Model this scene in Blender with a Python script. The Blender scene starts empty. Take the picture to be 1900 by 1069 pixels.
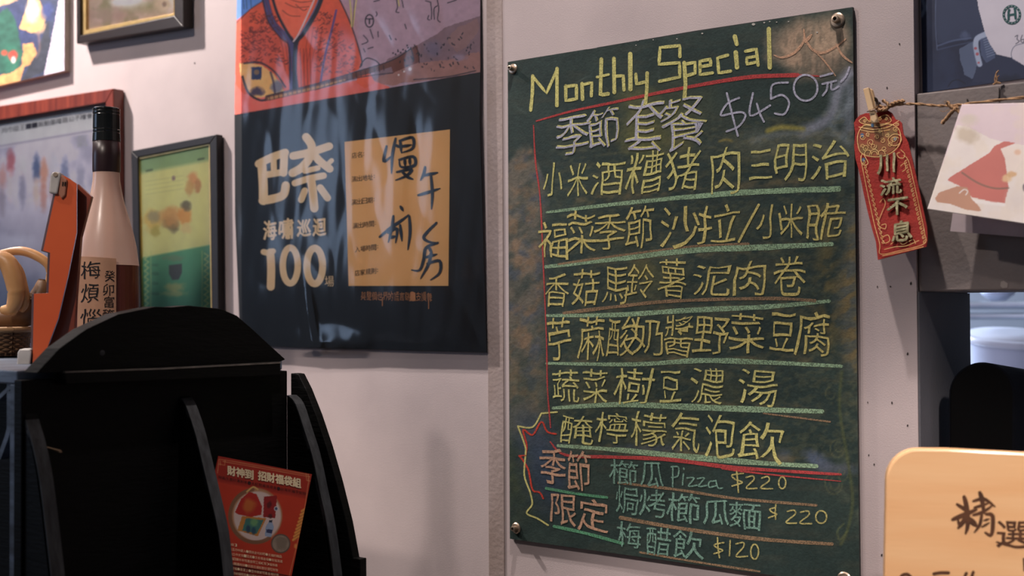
import bpy, bmesh, math, random
import numpy as np
from mathutils import Vector, Matrix
from mathutils.noise import noise as pnoise
random.seed(7)
SC = bpy.context.scene
COL = SC.collection

# ------------------------------------------------------------------ camera
F = 2250.0; CX = 950.0; CY = 534.5; D0 = 1.22; EYE = 1.5
wv = Vector((2998, -56, -2250)).normalized()          # wall's rightward direction, in camera (right, down, forward)
kk = (2998*0.0045 - 56)/2250
dn = Vector((0.0045, 1, kk)).normalized()
nv = wv.cross(dn).normalized()                        # into the wall
CAM = Vector((0, -D0, EYE))
def w3(v): return Vector((v.dot(wv), v.dot(nv), -v.dot(dn)))
cr, cd, cf = w3(Vector((1,0,0))), w3(Vector((0,1,0))), w3(Vector((0,0,1)))
cam = bpy.data.cameras.new('camera'); camo = bpy.data.objects.new('camera', cam); COL.objects.link(camo)
M = Matrix.Identity(4)
for i in range(3):
    M[i][0] = cr[i]; M[i][1] = -cd[i]; M[i][2] = -cf[i]; M[i][3] = CAM[i]
camo.matrix_world = M
cam.sensor_width = 36; cam.lens = 36*F/1900; cam.clip_start = 0.02; cam.clip_end = 60
cam.dof.use_dof = True; cam.dof.focus_distance = 1.36; cam.dof.aperture_fstop = 5.2
SC.camera = camo
# ------------------------------------------------------------------ colour management, world, lights
SC.view_settings.view_transform = 'Standard'; SC.view_settings.look = 'None'
SC.view_settings.gamma = 1; SC.view_settings.use_curve_mapping = False
SC.view_settings.exposure = 0.0
world = bpy.data.worlds.new('world'); SC.world = world; world.use_nodes = True
world.node_tree.nodes['Background'].inputs[0].default_value = (0.80, 0.86, 1.0, 1)
world.node_tree.nodes['Background'].inputs[1].default_value = 0.08
def spot(name, loc, target, power, color, size, angle, blend=0.6):
    l = bpy.data.lights.new(name, 'SPOT'); l.energy = power; l.color = color
    l.shadow_soft_size = size; l.spot_size = math.radians(angle); l.spot_blend = blend
    o = bpy.data.objects.new(name, l); COL.objects.link(o); o.location = loc
    o.rotation_euler = (Vector(target)-Vector(loc)).to_track_quat('-Z', 'Y').to_euler()
def area(name, loc, target, power, color, sx, sy):
    l = bpy.data.lights.new(name, 'AREA'); l.energy = power; l.color = color
    l.shape = 'RECTANGLE'; l.size = sx; l.size_y = sy
    o = bpy.data.objects.new(name, l); COL.objects.link(o); o.location = loc
    o.rotation_euler = (Vector(target)-Vector(loc)).to_track_quat('-Z', 'Y').to_euler()
WARM = (1.0, 0.89, 0.83)
spot('downlight_left', (-2.25, -0.50, 2.85), (-2.0, 0, 1.75), 225, WARM, 0.03, 85)
spot('downlight_board', (-0.62, -0.40, 2.85), (-0.52, 0, 1.85), 76, WARM, 0.02, 76)
spot('downlight_front', (-1.72, -1.45, 2.9), (-0.9, 0, 1.5), 50, (1, 0.87, 0.80), 0.03, 90)
spot('shelf_fill', (-0.75, -1.9, 2.85), (-1.20, -0.48, 1.52), 70, (1, 0.86, 0.76), 0.04, 15, 0.6)  # added fill spot that brightens the things on the shelf
spot('counter_fill', (0.55, -1.15, 2.45), (-0.27, -0.24, 1.26), 118, (1, 0.88, 0.82), 0.05, 25, 0.5)  # added narrow fill, aimed at the wooden menu board to brighten it
area('street_window', (-3.5, -2.2, 2.1), (-1.2, 0, 1.6), 8, (0.50, 0.68, 1.0), 0.3, 0.9)
area('kitchen_window', (-2.3, 1.5, 2.2), (-0.6, 0.9, 1.4), 120, (0.68, 0.80, 1.0), 1.0, 0.8)

# ------------------------------------------------------------------ projection helpers
def ray(px, py):
    return w3(Vector(((px-CX)/F, (py-CY)/F, 1)))
def onY(px, py, y=0.0):
    r = ray(px, py); return CAM + r*((y-CAM.y)/r.y)
def onX(px, py, x):
    r = ray(px, py); return CAM + r*((x-CAM.x)/r.x)
def onZ(px, py, z):
    r = ray(px, py); return CAM + r*((z-CAM.z)/r.z)
def atD(px, py, d):
    return CAM + ray(px, py)*d
def onP(px, py, p0, n):
    r = ray(px, py); return CAM + r*((p0-CAM).dot(n)/r.dot(n))
def wallpl(d):                    # plane in front of the wall by d
    return lambda x, y, e=0.0: onY(x, y, -(d+e))
def lin(c):
    c = [v/255.0 for v in c[:3]]
    return tuple(v/12.92 if v <= 0.04045 else ((v+0.055)/1.055)**2.4 for v in c)

# ------------------------------------------------------------------ materials
MATS = {}
def mat(name, rgb, rough=0.6, metal=0.0, var=0.12, scale=30, bump=0.0, bscale=200, spec=0.5, coat=0.0, stretch=None, rgb2=None, trans=0.0, alpha=None, emit=0.0, opac=None, vcol=False):
    if name in MATS: return MATS[name]
    m = bpy.data.materials.new(name); m.use_nodes = True; nt = m.node_tree; N = nt.nodes; L = nt.links
    b = N['Principled BSDF']; c = lin(rgb)
    c2 = lin(rgb2) if rgb2 else tuple(max(0, v*(1-var*2)) for v in c)
    tc = N.new('ShaderNodeTexCoord'); mp = N.new('ShaderNodeMapping'); L.new(tc.outputs['Object'], mp.inputs[0])
    if stretch: mp.inputs['Scale'].default_value = stretch
    nz = N.new('ShaderNodeTexNoise'); nz.inputs['Scale'].default_value = scale; nz.inputs['Detail'].default_value = 5
    L.new(mp.outputs[0], nz.inputs['Vector'])
    rp = N.new('ShaderNodeValToRGB'); rp.color_ramp.elements[0].position = 0.3; rp.color_ramp.elements[1].position = 0.7
    rp.color_ramp.elements[0].color = (*c2, 1); rp.color_ramp.elements[1].color = (*c, 1)
    L.new(nz.outputs['Fac'], rp.inputs[0])
    if vcol:
        va = N.new('ShaderNodeVertexColor'); va.layer_name = 'Col'
        mx = N.new('ShaderNodeMix'); mx.data_type = 'RGBA'; mx.blend_type = 'MULTIPLY'; mx.inputs[0].default_value = 1
        L.new(va.outputs[0], mx.inputs[6]); L.new(rp.outputs[0], mx.inputs[7]); L.new(mx.outputs[2], b.inputs['Base Color'])
    else: L.new(rp.outputs[0], b.inputs['Base Color'])
    b.inputs['Roughness'].default_value = rough; b.inputs['Metallic'].default_value = metal
    b.inputs['Specular IOR Level'].default_value = spec; b.inputs['Coat Weight'].default_value = coat
    b.inputs['Coat Roughness'].default_value = 0.1
    b.inputs['Transmission Weight'].default_value = trans
    if emit:
        b.inputs['Emission Color'].default_value = (*c, 1); b.inputs['Emission Strength'].default_value = emit
    if bump:
        n2 = N.new('ShaderNodeTexNoise'); n2.inputs['Scale'].default_value = bscale; n2.inputs['Detail'].default_value = 4
        L.new(mp.outputs[0], n2.inputs['Vector'])
        bp = N.new('ShaderNodeBump'); bp.inputs['Strength'].default_value = bump; bp.inputs['Distance'].default_value = 0.002
        L.new(n2.outputs['Fac'], bp.inputs['Height']); L.new(bp.outputs[0], b.inputs['Normal'])
    if alpha is not None:           # chalk: broken coverage; (low, high) ramp on fine grain
        n3 = N.new('ShaderNodeTexNoise'); n3.inputs['Scale'].default_value = 700; n3.inputs['Detail'].default_value = 3
        L.new(tc.outputs['Object'], n3.inputs['Vector'])
        mr = N.new('ShaderNodeMapRange'); mr.inputs[1].default_value = 0.35; mr.inputs[2].default_value = 0.62
        mr.inputs[3].default_value = alpha[0]; mr.inputs[4].default_value = alpha[1]
        L.new(n3.outputs['Fac'], mr.inputs[0]); L.new(mr.outputs[0], b.inputs['Alpha'])
    if opac is not None: b.inputs['Alpha'].default_value = opac
    MATS[name] = m; return m
def film(name, rough, tint=(1,1,1), ior=1.5, haze=0.0):
    if name in MATS: return MATS[name]
    m = bpy.data.materials.new(name); m.use_nodes = True; nt = m.node_tree; N = nt.nodes; L = nt.links
    for n in list(N):
        if n.type != 'OUTPUT_MATERIAL': N.remove(n)
    out = [n for n in N if n.type == 'OUTPUT_MATERIAL'][0]
    t = N.new('ShaderNodeBsdfTransparent'); t.inputs[0].default_value = (*tint, 1)
    g = N.new('ShaderNodeBsdfGlossy'); g.inputs['Roughness'].default_value = rough
    fr = N.new('ShaderNodeFresnel'); fr.inputs[0].default_value = ior
    nz = N.new('ShaderNodeTexNoise'); nz.inputs['Scale'].default_value = 9; tc = N.new('ShaderNodeTexCoord')
    L.new(tc.outputs['Object'], nz.inputs['Vector'])
    ad = N.new('ShaderNodeMath'); ad.operation = 'MULTIPLY_ADD'; ad.inputs[1].default_value = haze; L.new(nz.outputs['Fac'], ad.inputs[0]); L.new(fr.outputs[0], ad.inputs[2])
    mx = N.new('ShaderNodeMixShader'); L.new(ad.outputs[0], mx.inputs[0]); L.new(t.outputs[0], mx.inputs[1]); L.new(g.outputs[0], mx.inputs[2])
    L.new(mx.outputs[0], out.inputs[0]); MATS[name] = m; return m

# ------------------------------------------------------------------ object helpers
def loc_of(p):
    v = Vector((0,0,0))
    while p is not None: v = v + p.location; p = p.parent
    return v
def mesh(name, V, Fc, m, parent=None, smooth=False, label=None, loc=None):
    """world-space verts -> object"""
    me = bpy.data.meshes.new(name)
    base = loc_of(parent) if parent else (Vector(loc) if loc is not None else Vector((0,0,0)))
    o = bpy.data.objects.new(name, me); COL.objects.link(o)
    if parent: o.parent = parent
    else: o.location = base
    V = [(v[0]-base[0], v[1]-base[1], v[2]-base[2]) for v in V]
    me.from_pydata(V, [], Fc); me.update()
    me.materials.append(m)
    if smooth: me.polygons.foreach_set('use_smooth', [True]*len(me.polygons))
    if label: o['label'] = label
    return o
def thing(name, label, cat, loc, group=None):
    o = bpy.data.objects.new(name, None); COL.objects.link(o); o.location = loc; o.empty_display_size = 0.02
    o['label'] = label; o['category'] = cat
    if group: o['group'] = group
    return o
def struct(o): o['kind'] = 'structure'; return o
def boxv(a, b):
    x0,y0,z0 = a; x1,y1,z1 = b
    V = [(x0,y0,z0),(x1,y0,z0),(x1,y1,z0),(x0,y1,z0),(x0,y0,z1),(x1,y0,z1),(x1,y1,z1),(x0,y1,z1)]
    return V, [(0,3,2,1),(4,5,6,7),(0,1,5,4),(1,2,6,5),(2,3,7,6),(3,0,4,7)]
class MB:
    def __init__(s): s.V = []; s.F = []; s.k = 0
    def add(s, V, Fc):
        n = len(s.V); s.V += [tuple(v) for v in V]; s.F += [tuple(i+n for i in f) for f in Fc]; return s
    def box(s, a, b): return s.add(*boxv(a, b))
    def build(s, name, m, parent=None, smooth=False, bevel=0, **k):
        o = mesh(name, s.V, s.F, m, parent, smooth, **k)
        if bevel:
            md = o.modifiers.new('bevel', 'BEVEL'); md.width = bevel; md.segments = 2; md.limit_method = 'ANGLE'
        return o
    def tube(s, pts, r, seg=8, caps=True):
        pts = [Vector(p) for p in pts]; n = len(pts)
        rs = r if isinstance(r, (list, tuple)) else [r]*n
        V = []; up = Vector((0.13, 0.21, 1)).normalized()
        for i, p in enumerate(pts):
            t = (pts[min(i+1, n-1)]-pts[max(i-1, 0)]).normalized()
            if abs(t.dot(up)) > 0.97: up = Vector((1, 0.1, 0)).normalized()
            a = t.cross(up).normalized(); b = a.cross(t)
            for k in range(seg):
                an = 2*math.pi*k/seg; V.append(p+(a*math.cos(an)+b*math.sin(an))*rs[i])
        Fc = []
        for i in range(n-1):
            for k in range(seg):
                k2 = (k+1) % seg; Fc.append((i*seg+k, i*seg+k2, (i+1)*seg+k2, (i+1)*seg+k))
        if caps: Fc.append(tuple(range(seg))); Fc.append(tuple((n-1)*seg+k for k in reversed(range(seg))))
        return s.add(V, Fc)
    def lathe(s, c, prof, seg=40, axis=None):
        """prof list of (r, h) along axis from c"""
        ax = Vector(axis).normalized() if axis else Vector((0,0,1))
        t = Vector((1,0,0)) if abs(ax.x) < 0.9 else Vector((0,1,0))
        a = ax.cross(t).normalized(); b = ax.cross(a); c = Vector(c); V = []
        for r, h in prof:
            for k in range(seg):
                an = 2*math.pi*k/seg; V.append(c+ax*h+(a*math.cos(an)+b*math.sin(an))*max(r, 1e-5))
        Fc = []
        for i in range(len(prof)-1):
            for k in range(seg):
                k2 = (k+1) % seg; Fc.append((i*seg+k, i*seg+k2, (i+1)*seg+k2, (i+1)*seg+k))
        return s.add(V, Fc)
    def prism(s, pts, vec):
        """extruded polygon; pts 3d, vec extrusion"""
        n = len(pts); vec = Vector(vec); V = [Vector(p) for p in pts]+[Vector(p)+vec for p in pts]
        Fc = [tuple(range(n)), tuple(reversed(range(n, 2*n)))]
        for i in range(n):
            j = (i+1) % n; Fc.append((i, i+n, j+n, j))
        return s.add(V, Fc)

def catmull(pts, sub=5):
    if len(pts) < 3: 
        (x0,y0),(x1,y1) = pts; return [(x0+(x1-x0)*t/4, y0+(y1-y0)*t/4) for t in range(5)]
    P = [pts[0]]+list(pts)+[pts[-1]]; out = []
    for i in range(1, len(P)-2):
        for k in range(sub):
            t = k/sub; o = []
            for d in range(2):
                p0,p1,p2,p3 = P[i-1][d],P[i][d],P[i+1][d],P[i+2][d]
                o.append(0.5*((2*p1)+(-p0+p2)*t+(2*p0-5*p1+4*p2-p3)*t*t+(-p0+3*p1-3*p2+p3)*t**3))
            out.append(tuple(o))
    out.append(pts[-1]); return out
class Ink:
    """flat marks on a plane, given in photograph pixels, laid as thin real geometry"""
    def __init__(s, pl, e0=0.0003): s.pl = pl; s.e = e0; s.mb = MB(); s.k = 0
    def lift(s): s.k += 1; return s.e + s.k*1.2e-6
    def stroke(s, pts, w, smooth=True, taper=None, jit=0.0, caps=True):
        p = catmull(pts) if smooth else [q for i in range(len(pts)-1) for q in [(pts[i][0]+(pts[i+1][0]-pts[i][0])*t/4, pts[i][1]+(pts[i+1][1]-pts[i][1])*t/4) for t in range(4)]]+[pts[-1]]
        n = len(p); e = s.lift(); L = []; R = []
        for i in range(n):
            a = p[max(i-1,0)]; b = p[min(i+1,n-1)]; dx = b[0]-a[0]; dy = b[1]-a[1]; l = math.hypot(dx, dy) or 1
            t = i/(n-1); ww = w
            if taper: ww = w*(taper[0]+(taper[1]-taper[0])*t + (taper[2] if len(taper) > 2 else 0)*math.sin(math.pi*t))
            ww *= 1+jit*(random.random()-0.5)
            nx, ny = -dy/l*ww/2, dx/l*ww/2
            L.append((p[i][0]+nx, p[i][1]+ny)); R.append((p[i][0]-nx, p[i][1]-ny))
        a0 = math.atan2(L[0][1]-R[0][1], L[0][0]-R[0][0]); r0 = math.hypot(L[0][0]-R[0][0], L[0][1]-R[0][1])/2
        a1 = math.atan2(L[-1][1]-R[-1][1], L[-1][0]-R[-1][0]); r1 = math.hypot(L[-1][0]-R[-1][0], L[-1][1]-R[-1][1])/2
        V = [q for i in range(n) for q in (L[i], R[i])]
        Fc = [(2*i, 2*i+1, 2*i+3, 2*i+2) for i in range(n-1)]
        for c, a, r, sg in () if not caps else ((p[0], a0, r0, 1), (p[-1], a1, r1, -1)):
            k0 = len(V)
            arc = [(c[0]+r*math.cos(a+sg*math.pi*j/5), c[1]+r*math.sin(a+sg*math.pi*j/5)) for j in range(6)]
            V += arc; Fc.append(tuple(range(k0, k0+6)))
        s.mb.add([s.pl(x, y, e) for x, y in V], Fc); return s
    def poly(s, pts):
        e = s.lift(); s.mb.add([s.pl(x, y, e) for x, y in pts], [tuple(range(len(pts)))]); return s
    def ring(s, cx, cy, rx, ry, w, rot=0, n=28):
        return s.stroke([(cx+rx*math.cos(t*2*math.pi/n+rot), cy+ry*math.sin(t*2*math.pi/n+rot)) for t in range(n+1)], w, caps=False)
    def disc(s, cx, cy, rx, ry=None, n=20):
        ry = ry or rx; return s.poly([(cx+rx*math.cos(t*2*math.pi/n), cy+ry*math.sin(t*2*math.pi/n)) for t in range(n)])
    def glyph(s, ch, cx, cy, w, h, slope=None, warp=0.0, off=0.0, shear=0.0, seed=0):
        V, Fc = glyph(ch, off); e = s.lift(); out = []
        if slope is None: slope = (cy-590.0)/(cx+2048.0)
        for u, v in V:
            if warp:
                du = warp*pnoise(Vector((u*1.9+seed*3.1, v*1.9, seed*7.7))); dv = warp*pnoise(Vector((u*1.9-seed*2.3, v*1.9+5, seed*3.3)))
                u2 = u+du; v2 = v+dv
            else: u2, v2 = u, v
            x = cx+(u2-0.5)*w+shear*(v2-0.5)*w; y = cy-(v2-0.5)*h+slope*(u2-0.5)*w
            out.append(s.pl(x, y, e))
        s.mb.add(out, Fc); return s
    def bold(s, ch, cx, cy, w, h, b=0.6, **k):
        for dx, dy in ((-b,0),(b,0),(0,-b),(0,b),(-b*.7,-b*.7),(b*.7,b*.7)): s.glyph(ch, cx+dx, cy+dy, w, h, **k)
        return s
    def text(s, txt, x0, y0, x1, y1, h, off=0.0, gap=0.08, warp=0.0, b=0):
        n = len(txt); dx = (x1-x0)/n; dy = (y1-y0)/n; sl = (y1-y0)/(x1-x0)
        for i, ch in enumerate(txt):
            if ch in ' 　': continue
            cx = x0+dx*(i+0.5); cy = y0+dy*(i+0.5); w = dx*(1-gap); hh = h
            if ch in '：:': w *= 0.18; cx -= dx*0.28; hh = h*0.5
            (s.bold if b else s.glyph)(ch, cx, cy, w, hh, slope=sl, off=off, warp=warp, seed=i, **({'b': b} if b else {}))
        return s
    def build(s, name, m, parent, **k): return s.mb.build(name, m, parent, **k)
GC = {}
def glyph(ch, off=0.0):
    key = (ch, off)
    if key in GC: return GC[key]
    cu = bpy.data.curves.new('g', 'FONT'); cu.body = ch; cu.size = 1; cu.offset = off; cu.resolution_u = 3
    o = bpy.data.objects.new('g', cu); COL.objects.link(o)
    dg = bpy.context.evaluated_depsgraph_get(); me = bpy.data.meshes.new_from_object(o.evaluated_get(dg))
    bm = bmesh.new(); bm.from_mesh(me)
    for it in range(2):
        le = [e for e in bm.edges if e.calc_length() > 0.22]
        if le: bmesh.ops.subdivide_edges(bm, edges=le, cuts=1)
    bmesh.ops.triangulate(bm, faces=bm.faces[:])
    bm.verts.index_update()
    V = [(v.co.x, v.co.y) for v in bm.verts]; Fc = [tuple(v.index for v in f.verts) for f in bm.faces]; bm.free()
    bpy.data.objects.remove(o); bpy.data.meshes.remove(me); bpy.data.curves.remove(cu)
    if V:
        x0 = min(v[0] for v in V); x1 = max(v[0] for v in V); y0 = min(v[1] for v in V); y1 = max(v[1] for v in V)
        V = [((a-x0)/max(x1-x0,1e-4), (b-y0)/max(y1-y0,1e-4)) for a, b in V]
    GC[key] = (V, Fc); return GC[key]

# ------------------------------------------------------------------ procedural painter: vertex-coloured grid
def vnoise(X, Y, sc, seed=0):
    rs = np.random.RandomState(seed); T = rs.rand(64, 64)
    x = X/sc+seed*1.37; y = Y/sc+seed*2.11; xi = np.floor(x).astype(int); yi = np.floor(y).astype(int); fx = x-xi; fy = y-yi
    fx = fx*fx*(3-2*fx); fy = fy*fy*(3-2*fy); g = lambda a, b: T[a % 64, b % 64]
    return (g(xi,yi)*(1-fx)+g(xi+1,yi)*fx)*(1-fy)+(g(xi,yi+1)*(1-fx)+g(xi+1,yi+1)*fx)*fy
def fbm(X, Y, sc, seed=0, o=4):
    r = 0; a = 0.5; t = 0
    for i in range(o): r = r+a*vnoise(X, Y, sc/2**i, seed+i); t += a; a *= 0.5
    return r/t
class Paint:
    def __init__(s, q, step, base):
        """q: TL,TR,BR,BL in px"""
        s.q = q; w = max(math.dist(q[0],q[1]), math.dist(q[3],q[2])); h = max(math.dist(q[0],q[3]), math.dist(q[1],q[2]))
        s.nx = int(w/step)+2; s.ny = int(h/step)+2
        S, T = np.meshgrid(np.linspace(0,1,s.nx), np.linspace(0,1,s.ny)); s.S = S; s.T = T
        q = np.array(q, float)
        P = ((1-S)*(1-T))[...,None]*q[0]+(S*(1-T))[...,None]*q[1]+(S*T)[...,None]*q[2]+((1-S)*T)[...,None]*q[3]
        s.X = P[...,0]; s.Y = P[...,1]; s.C = np.empty((s.ny, s.nx, 3)); s.C[:] = base
    def mixin(s, a, c):
        a = np.clip(a, 0, 1)[...,None]; s.C = s.C*(1-a)+np.array(c, float)*a; return s
    def blob(s, cx, cy, rx, ry, c, op=1.0, soft=0.35, rot=0.0, nz=0.0, seed=1):
        dx = s.X-cx; dy = s.Y-cy; co, si = math.cos(rot), math.sin(rot)
        r = np.sqrt(((dx*co+dy*si)/rx)**2+((-dx*si+dy*co)/ry)**2)
        if nz: r = r+nz*(fbm(s.X, s.Y, max(6, min(rx, ry)), seed)-0.5)*2
        return s.mixin(op*np.clip((1+soft/2-r)/soft, 0, 1), c)
    def poly(s, pts, c, op=1.0, nz=0.0, seed=1):
        X, Y = s.X, s.Y
        if nz: X = X+nz*(fbm(X, Y, 14, seed)-0.5)*2; Y = Y+nz*(fbm(X, Y, 14, seed+9)-0.5)*2
        ins = np.zeros(X.shape, bool); n = len(pts)
        for i in range(n):
            x1,y1 = pts[i]; x2,y2 = pts[(i+1) % n]
            if y1 == y2: continue
            cnd = ((y1 > Y) != (y2 > Y)) & (X < (x2-x1)*(Y-y1)/(y2-y1)+x1); ins ^= cnd
        return s.mixin(ins*op, c)
    def stroke(s, pts, w, c, op=1.0, soft=1.0, smooth=True):
        if smooth: pts = catmull(pts, 4)
        x0 = min(p[0] for p in pts)-w-2; x1 = max(p[0] for p in pts)+w+2; y0 = min(p[1] for p in pts)-w-2; y1 = max(p[1] for p in pts)+w+2
        msk = (s.X > x0) & (s.X < x1) & (s.Y > y0) & (s.Y < y1)
        if not msk.any(): return s
        X = s.X[msk]; Y = s.Y[msk]; d = np.full(X.shape, 1e9)
        for (ax, ay), (bx, by) in zip(pts[:-1], pts[1:]):
            vx, vy = bx-ax, by-ay; l = vx*vx+vy*vy+1e-9; t = np.clip(((X-ax)*vx+(Y-ay)*vy)/l, 0, 1)
            d = np.minimum(d, np.hypot(X-ax-t*vx, Y-ay-t*vy))
        a = np.clip((w/2+soft/2-d)/soft, 0, 1)*op
        s.C[msk] = s.C[msk]*(1-a[:,None])+np.array(c, float)*a[:,None]; return s
    def grain(s, amp, sc, seed=3):
        s.C = s.C*(1+amp*(fbm(s.X, s.Y, sc, seed)-0.5)*2)[...,None]; return s
    def build(s, name, pl, m, parent, bend=None, e=0.0, gain=1.0, **k):
        s.C = s.C*gain; V = []
        for j in range(s.ny):
            for i in range(s.nx):
                x, y = s.X[j,i], s.Y[j,i]; ee = e+(bend(s.S[j,i], s.T[j,i]) if bend else 0)
                V.append(pl(float(x), float(y), ee))
        nx = s.nx; Fc = [(j*nx+i, j*nx+i+1, (j+1)*nx+i+1, (j+1)*nx+i) for j in range(s.ny-1) for i in range(nx-1)]
        Fc = [tuple(reversed(f)) for f in Fc]
        o = mesh(name, V, Fc, m, parent, smooth=True, **k)
        at = o.data.color_attributes.new('Col', 'FLOAT_COLOR', 'POINT')
        C = np.clip(s.C/255.0, 0, 1); C = np.where(C <= 0.04045, C/12.92, ((C+0.055)/1.055)**2.4)
        A = np.ones((s.ny, s.nx, 4)); A[...,:3] = C; at.data.foreach_set('color', A.ravel())
        return o
def slab(pl, pts, d, name, m, parent, e=0.0, **k):
    """flat sheet with real thickness d behind its face, outline in px"""
    a = [pl(x, y, e) for x, y in pts]; b = [pl(x, y, e-d) for x, y in pts]
    # keep it square to the plane: back face is the front face moved along the plane normal
    n = (a[1]-a[0]).cross(a[2]-a[0]).normalized()
    if n.dot(b[0]-a[0]) < 0: n = -n
    return MB().prism(a, n*d).build(name, m, parent, **k)

# ================================================================== SETTING
WT = 0.171
XP = onY(1701, 575).x
ZT = onY(1750, 540).z
ZS = 1.22
m_wall = mat('painted_concrete', (186, 172, 172), rough=0.75, rgb2=(170, 157, 158), scale=7, bump=0.12, bscale=700)
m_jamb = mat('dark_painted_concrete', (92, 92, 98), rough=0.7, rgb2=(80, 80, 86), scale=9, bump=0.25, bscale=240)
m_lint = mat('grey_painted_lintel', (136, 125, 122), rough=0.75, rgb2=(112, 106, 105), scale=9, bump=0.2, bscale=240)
m_strip = mat('stained_joint_filler', (160, 146, 144), rough=0.8, rgb2=(140, 124, 118), scale=12, bump=0.3, bscale=180)
m_floor = mat('floor_tile', (90, 84, 80), rough=0.5, scale=3)
m_white = mat('ceiling_paint', (215, 208, 200), rough=0.9, scale=2)
w = MB(); w.box((-3.4, 0, 0), (XP, WT, 2.95)); struct(w.build('wall_back', m_wall, bevel=0.0))
zl1 = onY(1701, 171).z
w = MB(); w.box((XP+0.0005, 0.017, zl1), (0.9, WT, 2.95)); w.box((XP+0.0005, 0.0, 0), (0.9, WT, ZS)); w.box((0.55, 0.0, ZS), (0.9, WT, ZT))
struct(w.build('wall_right', m_wall))
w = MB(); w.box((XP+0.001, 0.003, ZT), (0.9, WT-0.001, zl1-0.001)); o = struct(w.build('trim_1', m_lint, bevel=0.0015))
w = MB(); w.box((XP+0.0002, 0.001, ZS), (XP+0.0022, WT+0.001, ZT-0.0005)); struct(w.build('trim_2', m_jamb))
x0, x1 = onY(906, 575).x, onY(935, 575).x
w = MB(); w.box((x0, -0.0014, 0.9), (x1, 0.0, 2.94)); struct(w.build('trim_3', m_strip, bevel=0.0006))
struct(MB().box((-3.6, -3.0, -0.05), (1.8, 3.2, 0)).build('floor', m_floor))
struct(MB().box((-3.6, -3.0, 2.95), (1.8, 3.2, 3.0)).build('ceiling', m_white))
struct(MB().box((-3.0, 2.6, 0), (1.8, 2.7, 2.95)).build('wall_kitchen', mat('kitchen_wall', (120, 125, 135), rough=0.6, scale=3)))
# small plaster chips in the wall
ch = Ink(wallpl(0.0), 0.00035)
for x, y, r in ((1628,532,2),(1652,532,2),(1690,526,3),(1684,657,2.6),(1655,748,2.4),(1610,747,1.5),(1684,790,2.6),(1613,1144,2),(1669,82,2),(1646,163,2.2),(1612,845,2),(930,34,1.5),(928,145,1.5),(926,422,2),(931,540,2),(1622,862,1.8),(361,117,1.6),(1636,1030,2.5),(908,205,1.2)):
    a = random.random()*3
    ch.poly([(x+r*(0.7+0.5*random.random())*math.cos(t*math.pi/3+a)*0.7, y+r*(0.7+0.5*random.random())*math.sin(t*math.pi/3+a)*1.2) for t in range(6)])
o = ch.build('trim_4', mat('chipped_plaster', (52, 45, 44), rough=0.9), None); struct(o)
# counter along the wall (below the frame) that carries the racks
ZC = 0.98
m_counter = mat('dark_counter_wood', (52, 44, 40), rough=0.5, scale=4, stretch=(1, 8, 8))
t = thing('counter', 'dark wooden counter running along the wall under the racks', 'counter', (-0.9, -0.45, 0))
MB().box((-2.6, -0.95, ZC-0.04), (0.3, -0.002, ZC)).build('worktop', m_counter, t, bevel=0.003)
MB().box((-2.58, -0.93, 0.0), (0.28, -0.03, ZC-0.04)).build('cabinet_body', m_counter, t)

# ================================================================== CHALKBOARD
BD = 0.005
bpl = wallpl(BD)
pTL, pTR, pBR, pBL = (942, 115), (1582, 13), (1595, 1090), (946, 1000)
c = bpl(*pBL)
board = thing('chalkboard', 'large dark green chalkboard sheet lettered Monthly Special, screwed to the wall', 'chalkboard', c)
m_board = mat('chalkboard_face', (255, 255, 255), rough=0.62, rgb2=(222, 226, 226), scale=24, bump=0.15, bscale=400, spec=0.2, vcol=True)
m_edge = mat('chalkboard_core', (26, 34, 33), rough=0.6)
outline = [(942,115),(1090,91),(1099,94),(1108,88),(1290,57),(1582,13),(1595,1090),(946,1000)]
slab(bpl, outline, 0.004, 'board_sheet', m_edge, board)
p = Paint([pTL, pTR, pBR, pBL], 2.6, (43, 57, 55))
X, Y = p.X, p.Y
n1 = fbm(X, Y, 70, 3); n2 = fbm(X*0.6+Y*0.9, Y*0.35-X*0.5, 14, 8); n3 = fbm(X*0.5, Y*2.2, 26, 12)
p.mixin(0.55*np.clip((n1-0.45)*3, 0, 1), (58, 72, 66))
p.mixin(0.45*np.clip((n3-0.5)*4, 0, 1), (64, 68, 60))
# rubbed mountain-like smear down the left edge
mt = np.clip((1022-X-np.maximum(0, (268+np.abs(X-977)*2.0-Y))*2)/24, 0, 1)*np.clip((Y-262)/20, 0, 1)*np.clip((830-Y)/60, 0, 1)
p.mixin(0.62*mt*np.clip(0.7+(n2-0.4)*1.6, 0, 1), (136, 118, 104))
p.mixin(0.55*mt*np.clip((fbm(X+Y*0.5, Y-X*0.4, 22, 30)-0.5)*5, 0, 1), (62, 74, 92))
p.mixin(0.4*mt*np.clip((fbm(X+Y*0.5, Y-X*0.4, 22, 41)-0.52)*5, 0, 1), (150, 112, 80))
p.mixin(0.35*mt*np.clip((Y-640)/60, 0, 1), (70, 80, 66))
lo = np.clip((1000-X+ (Y-800)*0.15)/70, 0, 1)*np.clip((Y-760)/60, 0, 1)*np.clip((990-Y)/80, 0, 1)
p.mixin(0.5*lo*np.clip(0.3+(n2-0.35)*2, 0, 1), (86, 92, 62)); p.blob(1005, 835, 34, 70, (62, 74, 104), 0.55, 1.2, rot=-0.5, nz=0.3)
p.blob(1010, 905, 30, 50, (56, 66, 96), 0.4, 1.2, rot=-0.5, nz=0.3)
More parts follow.
